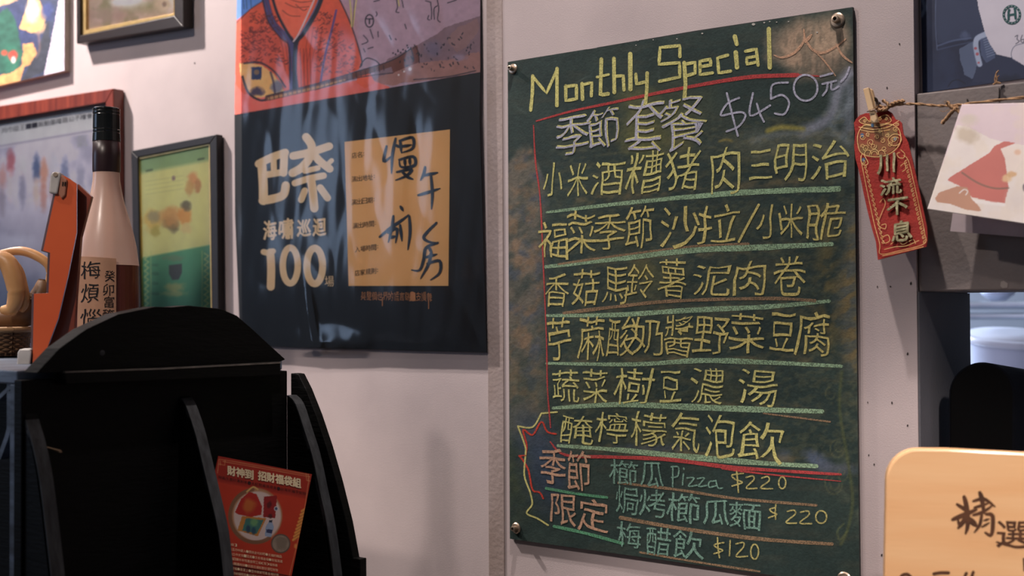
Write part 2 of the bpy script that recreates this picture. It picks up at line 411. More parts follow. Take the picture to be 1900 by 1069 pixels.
# right edge smears
rt = np.clip((X-1545+8*np.sin(Y/40))/30, 0, 1)*np.clip((Y-360)/50, 0, 1)*np.clip((720-Y)/60, 0, 1)
p.mixin(0.6*rt, (112, 112, 108)); p.mixin(0.6*rt*np.clip((n2-0.45)*5, 0, 1), (136, 112, 66))
p.mixin(0.45*np.clip((X-1500)/30, 0, 1)*np.clip((1560-X)/20, 0, 1)*np.clip((Y-350)/30, 0, 1)*np.clip((680-Y)/50, 0, 1)*np.clip((n2-0.42)*5, 0, 1), (140, 116, 66))
rl = np.clip((X-1545)/25, 0, 1)*np.clip((Y-700)/40, 0, 1)*np.clip((1010-Y)/60, 0, 1)
p.mixin(0.45*rl*np.clip((fbm(X, Y, 30, 21)-0.5)*6, 0, 1), (86, 92, 78))
p.mixin(0.55*np.clip((X-1500)/60,0,1)*np.clip((Y-255)/20,0,1)*np.clip((350-Y)/30,0,1), (92, 100, 98))
# dusty patches in the set-menu row
for a in ((1185, 190, 38, 26, (112, 108, 62), .55), (1190, 250, 40, 36, (120, 116, 58), .6), (1262, 215, 26, 26, (104, 106, 66), .55), (1262, 262, 26, 22, (112, 104, 60), .5), (1240, 200, 70, 60, (76, 80, 58), .5),
          (1320, 225, 50, 35, (62, 72, 64), .45), (1460, 262, 110, 22, (100, 104, 96), .55), (1420, 285, 90, 20, (84, 88, 74), .5), (1190, 495, 22, 18, (112, 104, 64), .55), (1230, 515, 40, 26, (90, 88, 56), .35)):
    p.blob(a[0], a[1], a[2], a[3], a[4], a[5], 1.0, nz=0.5, seed=int(a[0]))
# peach smudge top right, lilac swoops
p.blob(1500, 88, 62, 42, (170, 144, 122), 0.95, 0.8, rot=-0.2, nz=0.5, seed=5); p.blob(1540, 70, 42, 46, (172, 148, 126), 0.9, 0.8, nz=0.5, seed=6)
p.blob(1545, 122, 46, 22, (128, 110, 96), 0.6, 1.0, nz=0.4); p.mixin(0.35*np.clip((fbm(X*3, Y*0.6, 22, 17)-0.55)*7,0,1)*(np.hypot((X-1515)/80,(Y-75)/60) < 1), (60, 66, 60))
for pts, ww, cc, op in (([(1578,135),(1556,165),(1548,200),(1530,225),(1490,245)], 20, (150,152,170), .75), ([(1580,165),(1574,210),(1576,240)], 22, (136,142,158), .6),
        ([(1582,190),(1545,235),(1575,262)], 14, (140,150,160), .5), ([(1425,243),(1450,236),(1490,240)], 9, (150,140,70), .9), ([(1335,262),(1348,259),(1358,262)], 4, (150,134,72), .8),
        ([(1395,262),(1440,250),(1500,246),(1560,250)], 10, (110,116,116), .6), ([(1400,290),(1480,270),(1570,285)], 8, (104,108,92), .5)):
    p.stroke(pts, ww, cc, op, soft=ww*0.7)
p.blob(1520, 855, 26, 12, (90, 100, 126), 0.7, 1.0, rot=0.5, nz=0.5); p.blob(1215, 832, 60, 9, (76, 86, 104), 0.6, 1.0, nz=0.5); p.blob(1545, 870, 40, 10, (92, 96, 110), 0.6, 1.0, nz=0.5)
p.blob(1455, 845, 14, 10, (88, 98, 116), .5, 1, nz=.4)
for i in range(60):   # faint wipes following the writing rows
    x = random.uniform(1020, 1500); y = random.uniform(240, 830); l = random.uniform(20, 110)
    p.stroke([(x, y), (x+l, y+l*(y-590)/(x+2048))], random.uniform(1.5, 4), (92, 92, 68), 0.22, soft=3, smooth=False)
for i in range(7):
    cx, cy, r = random.uniform(1540, 1575), random.uniform(715, 960), random.uniform(6, 16)
    p.stroke([(cx+r*math.cos(a), cy+r*1.3*math.sin(a)) for a in np.linspace(0, random.uniform(2, 6), 9)], 2.2, (104, 106, 76), 0.5, soft=2)
p.stroke([(1562,690),(1558,760),(1574,860),(1582,930),(1572,985),(1560,1010)], 5, (90, 96, 60), 0.6, soft=4)
p.stroke([(1572,986),(1558,1002),(1554,985),(1566,972)], 3, (100, 106, 70), 0.6, soft=2)
for pts in ([(1095,140),(1060,160),(1050,190)], [(1205,110),(1222,108),(1222,140),(1228,150)], [(1040,470),(1100,440)], [(960,200),(975,210)]):
    p.stroke(pts, 2, (92, 104, 100), 0.4, soft=2)
dust = fbm(X*0.8+Y*0.2, Y*1.4, 9, 60, 3); p.mixin(0.22*np.clip((dust-0.48)*6,0,1)*np.clip((X-1010)/30,0,1)*np.clip((Y-190)/40,0,1)*np.clip((870-Y)/40,0,1), (120,112,78))
for yb, sl in ((352,-.1),(470,-.075),(575,-.03),(668,-.0),(752,.03),(843,.06)):      # rubbed tan dust along each rule
    d_ = Y-(yb+(X-1290)*sl*0.9); p.mixin(0.5*np.exp(-(d_/8)**2)*np.clip((X-1030)/40,0,1)*np.clip((1540-X)/60,0,1)*np.clip((fbm(X,Y*2.5,20,int(yb))-.38)*4,0,1), (124,106,76))
for cx_, cy_1 in ((1110,640),(1200,535),(1260,632),(1150,440),(1090,730),(1350,420),(1210,800),(1180,330),(1400,510),(1330,720)): p.blob(cx_, cy_1, 46, 26, (96,94,68), .32, 1.1, nz=.5, seed=cx_ % 40)
p.grain(0.16, 4, 50)
p.build('board_face', bpl, m_board, board, e=0.0002)
# white flecks
fl = Ink(bpl, 0.0006)
for x, y, r in ((1398,45,3.4),(1303,62,2),(1418,42,2),(1428,40,1.6),(1441,41,1.5),(1463,40,1.4),(1184,75,1.6),(1212,74,1.3),(1256,72,1.6),(1180,84,1.3),(1516,60,2)):
    fl.disc(x, y, r, r*0.7, 7)
fl.build('paint_flecks', mat('pale_fleck', (180, 176, 168), rough=0.8), board)

A1 = (0.5, 1.0)
cy_ = mat('chalk_yellow', (218, 212, 136), rough=0.95, alpha=A1, spec=0.1)
cy2 = mat('chalk_mustard', (214, 200, 126), rough=0.95, alpha=A1, spec=0.1)
cg_ = mat('chalk_green', (156, 186, 152), rough=0.95, alpha=(0.25, 1), spec=0.1)
ct_ = mat('chalk_teal', (130, 170, 154), rough=0.95, alpha=(0.35, 0.95), spec=0.1)
cr_ = mat('chalk_red', (186, 76, 76), rough=0.95, alpha=(0.55, 1), spec=0.1)
cl_ = mat('chalk_lilac', (186, 186, 206), rough=0.95, alpha=(0.5, 1), spec=0.1)
cp_ = mat('chalk_peach', (206, 164, 136), rough=0.95, alpha=(0.5, 1), spec=0.1)
cb_ = mat('chalk_tan', (150, 124, 98), rough=0.95, alpha=(0.35, 1), spec=0.1)
def Z1(l): return [(930+x/2.836, y/2.836) for x, y in l]
def Z2(l): return [(930+x/2.836, 350+y/2.836) for x, y in l]
def Z3(l): return [(930+x/2.754, 700+y/2.754) for x, y in l]
# rules first (they lie under the writing)
k = Ink(bpl, 0.0004)
for Z, l, ww in ((Z1, [(830,1047),(1200,1015),(1500,1000),(1780,988)], 8), (Z2, [(240,125),(600,82),(1000,44),(1400,18),(1780,8)], 8), (Z2, [(235,412),(600,370),(1000,325),(1400,308),(1740,292)], 11),
                 (Z2, [(240,668),(600,665),(1000,640),(1400,622),(1725,592)], 9), (Z2, [(240,920),(700,925),(1050,905),(1400,915),(1790,935)], 9),
                 (Z3, [(265,158),(600,140),(900,150),(1300,165),(1640,175)], 11), (Z3, [(290,350),(600,372),(900,402),(1300,437),(1610,455)], 10)):
    k.stroke(Z(l), ww, jit=0.25, taper=(0.5, 0.7, 0.45))
k.build('chalk_rules', cg_, board, label='pale green chalk lines between the dishes')
k = Ink(bpl, 0.00055)
for Z, l, ww in ((Z3, [(230,568),(380,595),(540,615)], 5), (Z3, [(270,762),(440,800),(620,850)], 6)): k.stroke(Z(l), ww, jit=0.3)
k.build('chalk_rules', mat('chalk_seagreen', (96, 156, 120), rough=0.95, alpha=A1, spec=0.1), board, label='short sea green chalk lines')
k = Ink(bpl, 0.0005)
k.stroke(Z1([(185,637),(370,585),(560,545),(780,498),(1000,455),(1200,420),(1350,402),(1560,395)]), 8, jit=0.15, taper=(0.35, 1, .1)); k.stroke(Z1([(1540,392),(1620,397),(1690,402)]), 3)
k.stroke(Z1([(170,660),(180,850),(205,1049)])+Z2([(222,420),(238,800),(243,1049)])+Z3([(252,258)]), 2.6, jit=0.4)
k.stroke(Z3([(250,330),(330,398),(560,408),(850,420),(1150,458),(1450,480),(1735,497)]), 7, taper=(0.3, 0.6, 0.6), jit=0.2)
k.stroke(Z3([(1130,465),(1350,495),(1735,532)]), 5, taper=(1, 0.3), jit=.3)
k.build('chalk_rules', cr_, board, label='red chalk lines')
k = Ink(bpl, 0.0005)
k.stroke(Z3([(280,290),(235,278),(205,228),(160,295),(112,268),(130,345),(125,395)]), 3.2); k.stroke(Z3([(92,402),(115,430),(140,480),(160,575),(195,588),(215,620)]), 3.2)
k.stroke(Z3([(92,402),(125,400)]), 2.5)
k.build('chalk_bracket', mat('chalk_scarlet', (208, 74, 58), rough=0.95, alpha=A1, spec=0.1), board, label='scarlet zigzag chalk bracket')
k = Ink(bpl, 0.0005)
k.stroke(Z3([(285,178),(205,185)]), 3); k.stroke(Z3([(205,185),(160,255),(85,250)]), 3); k.stroke(Z3([(85,250),(120,345),(125,385),(118,500),(148,590),(158,650),(130,695),(185,722),(240,757)]), 3)
k.build('chalk_bracket', cy_, board, label='yellow zigzag chalk bracket')
k = Ink(bpl, 0.00045)
for Z, l, ww in ((Z2, [(300,398),(600,355),(1000,305),(1300,290)], 4), (Z2, [(330,655),(600,622),(900,592),(1400,578),(1650,590)], 6), (Z3, [(600,540),(900,575),(1200,620),(1610,655)], 5),
                 (Z3, [(610,718),(900,770),(1300,825),(1690,853)], 7), (Z3, [(710,895),(1000,945),(1320,993)], 4), (Z3, [(1340,185),(1500,205),(1680,228)], 3)): k.stroke(Z(l), ww, jit=0.35)
k.build('chalk_rules', cb_, board, label='tan chalk lines under the seasonal dishes')
# heading
k = Ink(bpl, 0.0007)
for l, ww in (([(166,400),(164,490),(155,580)], 6), ([(168,405),(238,490),(296,362)], 5.5), ([(294,360),(293,555)], 6.5),
     ([(340,452),(340,530),(396,520),(396,448),(338,456)], 6), ([(425,440),(428,522)], 6.5), ([(427,446),(477,434),(474,505)], 5.5), ([(527,312),(522,500),(562,494)], 7), ([(504,406),(565,392)], 5),
     ([(593,308),(595,486)], 7), ([(597,402),(642,398),(646,474)], 6), ([(679,284),(680,470)], 8), ([(708,390),(712,442),(762,430)], 6), ([(768,385),(766,470),(760,540)], 6.5),
     ([(940,298),(940,240),(836,250),(830,338),(938,330),(940,405),(832,428)], 6), ([(963,330),(970,440),(964,520)], 7), ([(965,338),(1020,328),(1020,385),(972,400)], 6),
     ([(1045,352),(1104,342),(1100,312),(1046,322),(1046,393),(1112,383)], 6), ([(1192,290),(1138,305),(1145,384),(1207,374)], 6), ([(1234,275),(1241,355)], 8), ([(1229,192),(1239,232)], 8),
     ([(1285,270),(1342,258),(1352,344)], 6), ([(1345,296),(1292,304),(1292,338),(1345,326)], 5.5), ([(1408,152),(1413,355)], 8)):
    k.stroke(Z1(l), ww, smooth=False, jit=0.12)
k.build('chalk_heading', cy_, board, label='yellow chalk heading Monthly Special')
k = Ink(bpl, 0.0007)
for l in ([(1187,490),(1215,600),(1245,715)], [(1252,515),(1190,545),(1155,605),(1200,600),(1262,590),(1285,612),(1250,665),(1185,692)], [(1325,490),(1310,608),(1415,555)], [(1345,545),(1362,600),(1382,640)],
          [(1508,434),(1428,446),(1420,520)], [(1420,520),(1478,500),(1515,540),(1490,600),(1440,597)], [(1680,402),(1745,385)], [(1690,442),(1762,425)], [(1718,440),(1712,475),(1692,502)], [(1737,435),(1740,472),(1776,455)],
          [(1832,355),(1815,400),(1788,430)]): k.stroke(Z1(l), 3.8, jit=0.2)
cx, cyy = Z1([(1602,462)])[0]; k.ring(cx, cyy, 22, 24, 3.8)
k.build('chalk_price', cl_, board, label='lilac chalk price $450')
k = Ink(bpl, 0.00065)
for l, ww in (([(1435,290),(1480,302),(1545,275),(1592,215),(1592,155)], 4), ([(1592,170),(1605,215),(1640,262),(1692,278),(1760,245),(1812,205)], 4), ([(1600,222),(1632,183)], 5), ([(1762,230),(1795,290),(1846,330)], 3.5), ([(1660,280),(1700,320),(1760,400)], 2.5)):
    k.stroke(Z1(l), ww, taper=(0.5, 0.6, 0.7))
k.build('chalk_doodle', cp_, board, label='peach chalk cloud curls')
# menu rows: (text, [(cx, cy, w, h)...])
rows = [
 ('小米酒糟猪肉三明治', [(1026,336,41,65),(1073,334,42,69),(1128,331,62,70),(1197,320,70,85),(1269,316,68,78),(1345,317,58,86),(1411,306,48,56),(1467,300,62,74),(1540,297,74,72)]),
 ('福菜季節沙拉', [(1027,444,60,72),(1079,432,58,79),(1131,429,60,70),(1186,420,56,76),(1263,422,78,81),(1332,416,76,78)]),
 ('小米脆', [(1430,410,54,67),(1469,409,44,67),(1530,409,79,72)]),
 ('香菇馬鈴薯泥肉卷', [(1033,540,46,62),(1087,533,53,69),(1141,530,49,69),(1187,522,55,65),(1247,519,53,78),(1321,521,74,63),(1391,516,62,69),(1465,511,62,83)]),
 ('苧蔴酸奶醬野菜豆腐', [(1037,630,46,79),(1098,627,55,85),(1154,625,60,76),(1203,623,60,69),(1259,623,54,78),(1320,623,69,74),(1386,617,69,72),(1452,616,50,72),(1509,619,69,84)]),
 ('蔬菜樹豆濃湯', [(1048,716,54,62),(1105,716,50,64),(1174,717,78,65),(1244,717,40,60),(1312,717,64,68),(1406,719,76,70)]),
 ('醃檸檬氣泡飲', [(1071,797,65,56),(1135,793,62,60),(1205,796,67,67),(1273,803,54,77),(1335,808,62,82),(1412,819,88,80)]),
]
THIN = -0.006
for ri, (tx, bx) in enumerate(rows):
    k = Ink(bpl, 0.00075)
    for i, (chh, b) in enumerate(zip(tx, bx)):
        k.glyph(chh, b[0], b[1], b[2]*.94, b[3]*.95, warp=0.11, off=THIN, shear=random.uniform(0.0, 0.12), seed=i+ri*11+1)
    if ri == 1: k.stroke(Z2([(1355,85),(1300,185),(1250,280)]), 4.5)
    k.build('chalk_writing', cy_ if ri < 1 or ri > 4 else cy2, board, label='yellow chalk dish name, row %d' % [1,2,2,3,4,5,6][ri])
k = Ink(bpl, 0.00075); k2 = Ink(bpl, 0.0009)
for i, (chh, b) in enumerate(zip('季節套餐', [(1063,248,60,76),(1120,236,58,72),(1197,231,70,94),(1267,226,86,94)])):
    k.glyph(chh, *b, warp=0.12, off=THIN, seed=i+90); k2.glyph(chh, b[0]-1.6, b[1]+1.8, b[2], b[3], warp=0.12, off=-0.012, seed=i+90)
k.build('chalk_writing', cy_, board, label='yellow chalk strokes of the set menu title'); k2.build('chalk_writing', cl_, board, label='lilac chalk strokes over the set menu title')
k = Ink(bpl, 0.00075)
for i, (chh, b) in enumerate(zip('季節限定', [(1026,866,47,67),(1073,872,45,72),(1046,945,46,58),(1100,957,56,60)])): k.glyph(chh, *b, warp=0.1, off=0.0, seed=i+70)
k.build('chalk_writing', cp_, board, label='peach chalk words for seasonal limited')
k = Ink(bpl, 0.00075)
for i, (chh, b) in enumerate(zip('櫛瓜焗烤櫛瓜麵梅醋飲', [(1157,877,52,46),(1210,880,43,47),(1163,928,42,51),(1211,934,49,49),(1268,943,60,54),(1329,950,51,48),(1381,957,60,50),(1168,993,44,46),(1221,1005,46,50),(1276,1011,56,52)])):
    k.glyph(chh, *b, warp=0.08, off=0.0, seed=i+50)
def EL(cx, cy, rx, ry): return [(cx+rx*math.cos(a), cy+ry*math.sin(a)) for a in np.linspace(0.2, 6.4, 12)]
for l in ([(877,458),(876,560)], [(868,458),(905,460),(902,505),(872,512)], [(931,495),(926,550)], [(932,465),(934,470)], [(950,515),(985,516),(957,556),(1000,552)], [(1003,518),(1038,516),(1008,557),(1050,553)],
          [(1095,530),(1064,535),(1062,562),(1095,555)], [(1096,528),(1108,566),(1130,566)]): k.stroke(Z3(l), 2.8, jit=0.2)
k.build('chalk_writing', ct_, board, label='teal chalk names of the seasonal dishes')
m_olive = mat('chalk_olive', (196,186,120), rough=.95, alpha=(.35,1), spec=.1)
for nm, LL in (('$220 beside the pizza', ([(1203,482),(1208,530),(1212,590)], [(1237,492),(1180,500),(1195,522),(1232,538),(1180,556)], [(1252,512),(1285,505),(1290,525),(1252,566),(1306,568)], [(1330,516),(1362,508),(1368,530),(1325,566),(1386,570)], EL(1436,540,18,30))),
          ('$220 beside the noodles', ([(1403,650),(1400,688),(1402,726)], [(1400,666),(1372,676),(1388,692),(1408,702),(1366,718)], [(1462,686),(1496,680),(1502,700),(1455,742),(1508,746)], [(1530,690),(1565,684),(1572,704),(1525,745),(1586,748)], EL(1635,715,28,32))),
          ('$120 on the bottom line', ([(1105,820),(1108,870),(1115,922)], [(1137,845),(1090,856),(1102,872),(1132,886),(1088,902)], [(1170,835),(1166,912)], [(1200,852),(1236,845),(1238,868),(1200,915),(1258,915)], EL(1295,892,20,38)))):
    k = Ink(bpl, 0.00075)
    for l in LL: k.stroke(Z3(l), 2.8, jit=0.2)
    k.build('chalk_price', m_olive, board, label='yellow chalk price '+nm)
# screws with cup washers
m_brass = mat('worn_steel', (206, 186, 166), rough=0.36, metal=0.85, scale=90, rgb2=(150, 130, 114))
m_dark = mat('screw_recess', (22, 18, 16), rough=0.5, metal=0.6)
for (x, y, nm, s) in ((952,128,'top left',0.9), (1554,38,'top right',1.12), (958,980,'bottom left',0.95), (1567,1075,'bottom right',1.1)):
    c = bpl(x, y, 0.0003); s = 0.0062*s
    t = thing('screw', 'steel screw in the %s corner of the chalkboard' % nm, 'screw', c, 'chalkboard screws')
    MB().lathe(c, [(0, 0), (s*1.12, 0), (s*1.15, 0.0008), (s*0.95, 0.0018), (s*0.62, 0.002), (0, 0.002)], 28, (0,-1,0)).build('washer', m_brass, t, smooth=False)
    h = MB().lathe(c, [(s*0.55, 0.0018), (s*0.55, 0.0075), (s*0.48, 0.009), (s*0.3, 0.0092), (s*0.27, 0.0065), (0, 0.0065)], 24, (0.05,-1,0.05)).build('screw_head', m_brass, t, smooth=False)
    MB().lathe(c+Vector((0,-0.0066,0)), [(s*0.26, 0), (0, 0.0001)], 6, (0,-1,0)).build('hex_socket', m_dark, h)

# ================================================================== CONCERT POSTER
ppl = wallpl(0.004)
poster_out = [(442,-120),(891,-200),(891,134),(890,220),(895,388),(903,654),(682,648),(556,645),(446,640),(436,400),(435,213),(440,0)]
poster = thing('poster', 'glossy black concert poster in a clear plastic sleeve with a tan form box', 'poster', ppl(446, 640))
m_black = mat('poster_black', (13, 14, 18), rough=0.55, scale=20, rgb2=(9, 10, 14))
slab(ppl, poster_out, 0.0006, 'poster_sheet', m_black, poster)
def Z4(l): return [(420+x/3.654, y/3.654) for x, y in l]
def Z5(l): return [(430+x/2.376, 220+y/2.376) for x, y in l]
m_print = mat('print_ink', (255, 255, 255), rough=0.6, rgb2=(245, 244, 246), scale=40, vcol=True)
p = Paint([(442,-110),(891,-190),(891,134),(435,213)], 1.15, (178, 150, 166))
NAVY = (28, 30, 44)
p.poly(Z4([(50,-600),(260,-600),(265,10),(180,60),(70,160)]), (98, 142, 208))
for x in (110, 130, 160): p.stroke(Z4([(x,-60),(x+10,60)]), 1.2, (40, 60, 90), .8)
p.poly(Z4([(1740,105),(1600,145),(1480,190),(1400,250),(1300,300),(1100,400),(900,600),(1740,500)]), (134, 108, 118), nz=2)
p.poly(Z4([(1700,130),(1560,190),(1500,280),(1560,360),(1640,300),(1720,200)]), (160, 120, 112), .5, nz=4)
p.poly(Z4([(1720,350),(1500,400),(1250,440),(1040,520),(950,600),(1740,490)]), (170, 122, 112), .8, nz=4)
p.blob(*Z4([(1400,330)])[0], 16, 14, (112, 104, 130), .7, .8, nz=.4); p.blob(*Z4([(1580,390)])[0], 12, 6, (150, 140, 168), .7, .8, nz=.4)
OR = (214, 92, 62); COR = (238, 112, 98)
p.poly(Z4([(60,150),(160,60),(260,0),(260,-200),(700,-200),(770,0),(860,190),(920,420),(900,470),(500,640),(440,640),(60,700)]), OR, nz=1)
p.blob(*Z4([(250,330)])[0], 40, 40, (170, 74, 74), .35, 1.2, nz=.5); p.blob(*Z4([(620,420)])[0], 34, 40, (198, 76, 50), .6, 1.2, nz=.4); p.blob(*Z4([(780,260)])[0], 20, 46, (190, 72, 56), .5, 1.2, nz=.4)
p.poly(Z4([(300,-200),(620,-200),(600,20),(460,285),(330,60)]), (226, 110, 82))
for l in ([(400,20),(470,50),(560,45)], [(380,70),(430,105),(500,110)], [(420,-10),(500,15),(590,5)], [(470,30),(520,70),(545,60)]): p.stroke(Z4(l), 1.3, (90, 40, 34), .8)
p.stroke(Z4([(255,-60),(300,130),(390,240),(440,300),(452,610)]), 13, (74, 70, 118)); p.stroke(Z4([(240,-60),(280,140),(370,260),(425,320),(430,560)]), 2, NAVY)
p.stroke(Z4([(300,-60),(345,90),(410,215),(462,290)]), 5, NAVY); p.stroke(Z4([(660,-60),(610,80),(520,230),(470,310),(462,600)]), 8, NAVY)
p.stroke(Z4([(620,-60),(560,80),(490,230),(455,280)]), 3, (206, 186, 190)); p.stroke(Z4([(640,-40),(590,80),(500,235)]), 2, (90, 96, 140))
p.stroke(Z4([(480,310),(470,450),(485,610)]), 3, (40, 40, 66))
p.stroke(Z4([(745,70),(715,200),(680,330),(655,450),(638,570)]), 4, (96, 70, 128))
for dx in (0, 22, 44, 66): p.stroke(Z4([(500+dx,330),(505+dx,480),(508+dx,620)]), 1.3, (110, 34, 30), .7)
for dx in (0, 24, 46): p.stroke(Z4([(240+dx,0),(290+dx,150),(370+dx,280),(400+dx,480)]), 1.2, (120, 40, 36), .6)
for dx in (0, 30, 60, 90): p.stroke(Z4([(560+dx,180),(540+dx,320),(520+dx,420)]), 1.1, (120, 40, 36), .6)
rnd = random.Random(4)
for i in range(520):
    u = rnd.random(); v = rnd.random()
    if i % 2: x = 90+u*330*(0.5+v*0.5)+ (60 if v < .3 else 0); y = 90+v*360
    else: x = 590+u*270; y = 60+v*450
    if x > 640+ (y*0.65): continue
    l = [(x, y), (x+rnd.uniform(6, 22), y+rnd.uniform(-16, 16))]
    p.stroke(Z4(l), 1.2, (70, 26, 30), .75, smooth=False)
p.stroke(Z4([(760,-20),(830,130),(880,270),(920,420),(905,455)]), 2.2, NAVY); p.stroke(Z4([(70,155),(160,65),(250,5)]), 1.5, NAVY, .8)
p.stroke(Z4([(835,-20),(845,80),(850,180)]), 3, (196, 184, 118)); p.stroke(Z4([(885,-20),(870,80),(858,180)]), 2.2, (206, 194, 118)); p.stroke(Z4([(868,-20),(862,100),(855,190)]), 1, NAVY)
p.poly(Z4([(55,560),(120,640),(480,640),(900,540),(1010,555),(1110,590),(1110,620),(55,790)]), COR, nz=.8)
p.poly(Z4([(930,470),(975,500),(1010,560),(940,600),(880,560),(890,500)]), (226, 100, 70))
p.poly(Z4([(88,430),(150,428),(235,440),(320,500),(360,560),(405,640),(300,655),(180,665),(120,590),(95,500)]), (226, 178, 112))
p.stroke(Z4([(120,430),(230,425),(330,490),(400,590)]), 3, NAVY); p.stroke(Z4([(110,520),(150,630),(230,680),(290,670)]), 4, (30, 28, 40))
p.poly(Z4([(168,455),(242,452),(236,540),(170,540)]), (40, 56, 96)); p.blob(*Z4([(205,620)])[0], 12, 8, (60, 50, 80), .9, .5, nz=.4); p.blob(*Z4([(345,590)])[0], 11, 11, (110, 116, 138), .9, .6, nz=.4)
p.stroke(Z4([(300,490),(320,560),(330,640)]), 4, (60, 54, 78), .8); p.blob(*Z4([(205,490)])[0], 5, 5, (140, 112, 84), .9, .3)
p.stroke(Z4([(280,665),(600,590),(900,500),(1100,440),(1270,370)]), 10, (106, 66, 56)); p.stroke(Z4([(290,668),(600,596),(800,545)]), 5, (206, 158, 104), .8)
p.poly(Z4([(1110,420),(1250,330),(1295,305),(1310,420),(1130,495)]), (112, 66, 58)); p.stroke(Z4([(1250,320),(1270,400),(1262,420)]), 1.5, NAVY); p.stroke(Z4([(1275,305),(1300,350),(1308,425)]), 2, (60, 34, 34))
p.stroke(Z4([(270,650),(600,570),(900,480),(1120,410),(1250,330)]), 1.6, NAVY)
p.stroke(Z4([(600,610),(900,525),(1130,495)]), 1.4, NAVY)
for i in range(26):
    x = 290+i*31; y = 668-(x-290)*0.262; p.stroke(Z4([(x,y-20),(x+4,y+12)]), 1.4, (40, 28, 34), .85, smooth=False)
p.stroke(Z4([(910,440),(950,395),(1010,410),(1040,440)]), 2, NAVY)
for i in range(8): p.blob(*Z4([(1130+i*17, 360-i*6+(i % 2)*14)])[0], 1.6, 1.6, NAVY, .9, .6)
for x, y in ((1245,468),(1205,485),(1168,508)): p.blob(*Z4([(x,y)])[0], 3.2 if x > 1230 else 1.8, 3.6 if x > 1230 else 1.8, (226, 222, 226), .95, .5)
for i in range(90):
    x = rnd.uniform(1150, 1710); y = rnd.uniform(190, 480)
    if y < 560-x*0.22+20*rnd.random(): continue
    p.stroke(Z4([(x,y),(x+rnd.uniform(-8,10),y+rnd.uniform(2,14))]), rnd.uniform(1, 2.6), NAVY, .85, smooth=False)
p.stroke([Z4([(970+28*math.cos(a), 142+42*math.sin(a))])[0] for a in np.linspace(0, 6.3, 14)], 2.2, NAVY); p.stroke(Z4([(950,128),(992,128)]), 2, NAVY, smooth=False); p.stroke(Z4([(970,128),(970,160)]), 2.4, NAVY, smooth=False)
for l in ([(1000,10),(1040,0)], [(1015,80),(1022,95),(1015,110)], [(1155,0),(1160,50),(1150,80),(1170,85)], [(1190,0),(1200,50)], [(1350,5),(1385,15)], [(1385,20),(1392,80),(1390,130)], [(1430,0),(1440,60),(1432,130),(1450,150)],
          [(1410,130),(1408,60),(1430,40)], [(1500,20),(1560,0)], [(1372,105),(1365,130),(1378,135)], [(1210,165),(1220,195)], [(1028,215),(1030,250)], [(930,240),(960,280),(920,300)], [(975,200),(995,260)], [(930,330),(940,352)], [(960,330),(995,320)],
          [(1105,240),(1118,268)], [(1145,262),(1152,270)], [(1270,540),(1500,520),(1690,480)]): p.stroke(Z4(l), 1.8, NAVY, .9)
p.stroke(Z4([(1165,0),(1172,40)]), 2, (200, 190, 110)); p.grain(.06, 8)
p.build('illustration', ppl, m_print, poster, e=0.0003, gain=1.13)
m_cream = mat('poster_cream_ink', (255, 224, 178), rough=0.6, scale=50, rgb2=(250, 214, 166))
k = Ink(ppl, 0.0004)
for l, ww, tp in (([(118,200),(175,172),(236,150)], 13, None), ([(132,195),(138,280),(140,362)], 15, None), ([(232,152),(228,240)], 13, None), ([(184,175),(186,240)], 10, None), ([(140,250),(190,242),(228,236)], 11, None), ([(136,362),(190,352),(228,335),(238,295)], 14, None),
     ([(270,165),(350,148),(430,122)], 13, None), ([(328,82),(352,120),(344,170),(310,215),(268,240)], 14, None), ([(358,150),(385,185),(432,222)], 13, None), ([(322,232),(380,218)], 9, None), ([(278,285),(340,265),(405,252)], 11, None),
     ([(350,272),(358,330),(364,396)], 14, None), ([(322,318),(306,358)], 11, None), ([(390,305),(422,350)], 12, None), ([(425,200),(440,185)], 8, None)):
    k.stroke(Z5(l), ww*1.12, taper=tp)
k.build('title_lettering', m_cream, poster)
k = Ink(ppl, 0.0004)
for chh, x, y, ww, hh in (('海',168,492,62,90), ('嘯',240,486,68,96), ('巡',318,482,64,78), ('迴',386,478,62,82)): k.bold(chh, *Z5([(x,y)])[0], ww/2.376*.94, hh/2.376*.94, b=1.0, warp=.08, slope=-.1)
k.build('tour_lettering', m_cream, poster); k = Ink(ppl, 0.0004)
k.glyph('場', *Z5([(430,718)])[0], 17, 20, slope=-.05)
k.build('tour_lettering', m_cream, poster)
k = Ink(ppl, 0.0004)
k.stroke(Z5([(140,588),(160,592),(182,585)]), 11); k.stroke(Z5([(170,590),(174,660),(172,742)]), 15)
k.ring(*Z5([(258,648)])[0], 14, 33, 12); k.ring(*Z5([(366,650)])[0], 14.5, 33, 13)
k.build('number_lettering', m_cream, poster)
m_tan = mat('poster_tan_box', (255, 200, 132), rough=0.55, scale=16, rgb2=(248, 190, 120))
k = Ink(ppl, 0.0004); k.poly(Z5([(497,103),(962,48),(959,400),(955,738),(515,738),(506,400)])); k.build('form_box', m_tan, poster)
m_ink = mat('black_ink', (20, 16, 18), rough=0.4, scale=60)
k = Ink(ppl, 0.0007)
for tx, x, y in (('店名：',528,160), ('演出地址：',527,262), ('演出日期：',526,364), ('演出時間：',532,468), ('入場時間：',542,572), ('店家規則：',541,676)):
    a = Z5([(x, y+len(tx)*1.2)])[0]; b = Z5([(x+len(tx)*24, y-len(tx)*1.6)])[0]
    k.text(tx, a[0], a[1], b[0], b[1], 10.8)
k.build('form_text', mat('brown_ink', (62, 42, 30), rough=0.6, scale=60), poster)
k = Ink(ppl, 0.0009)
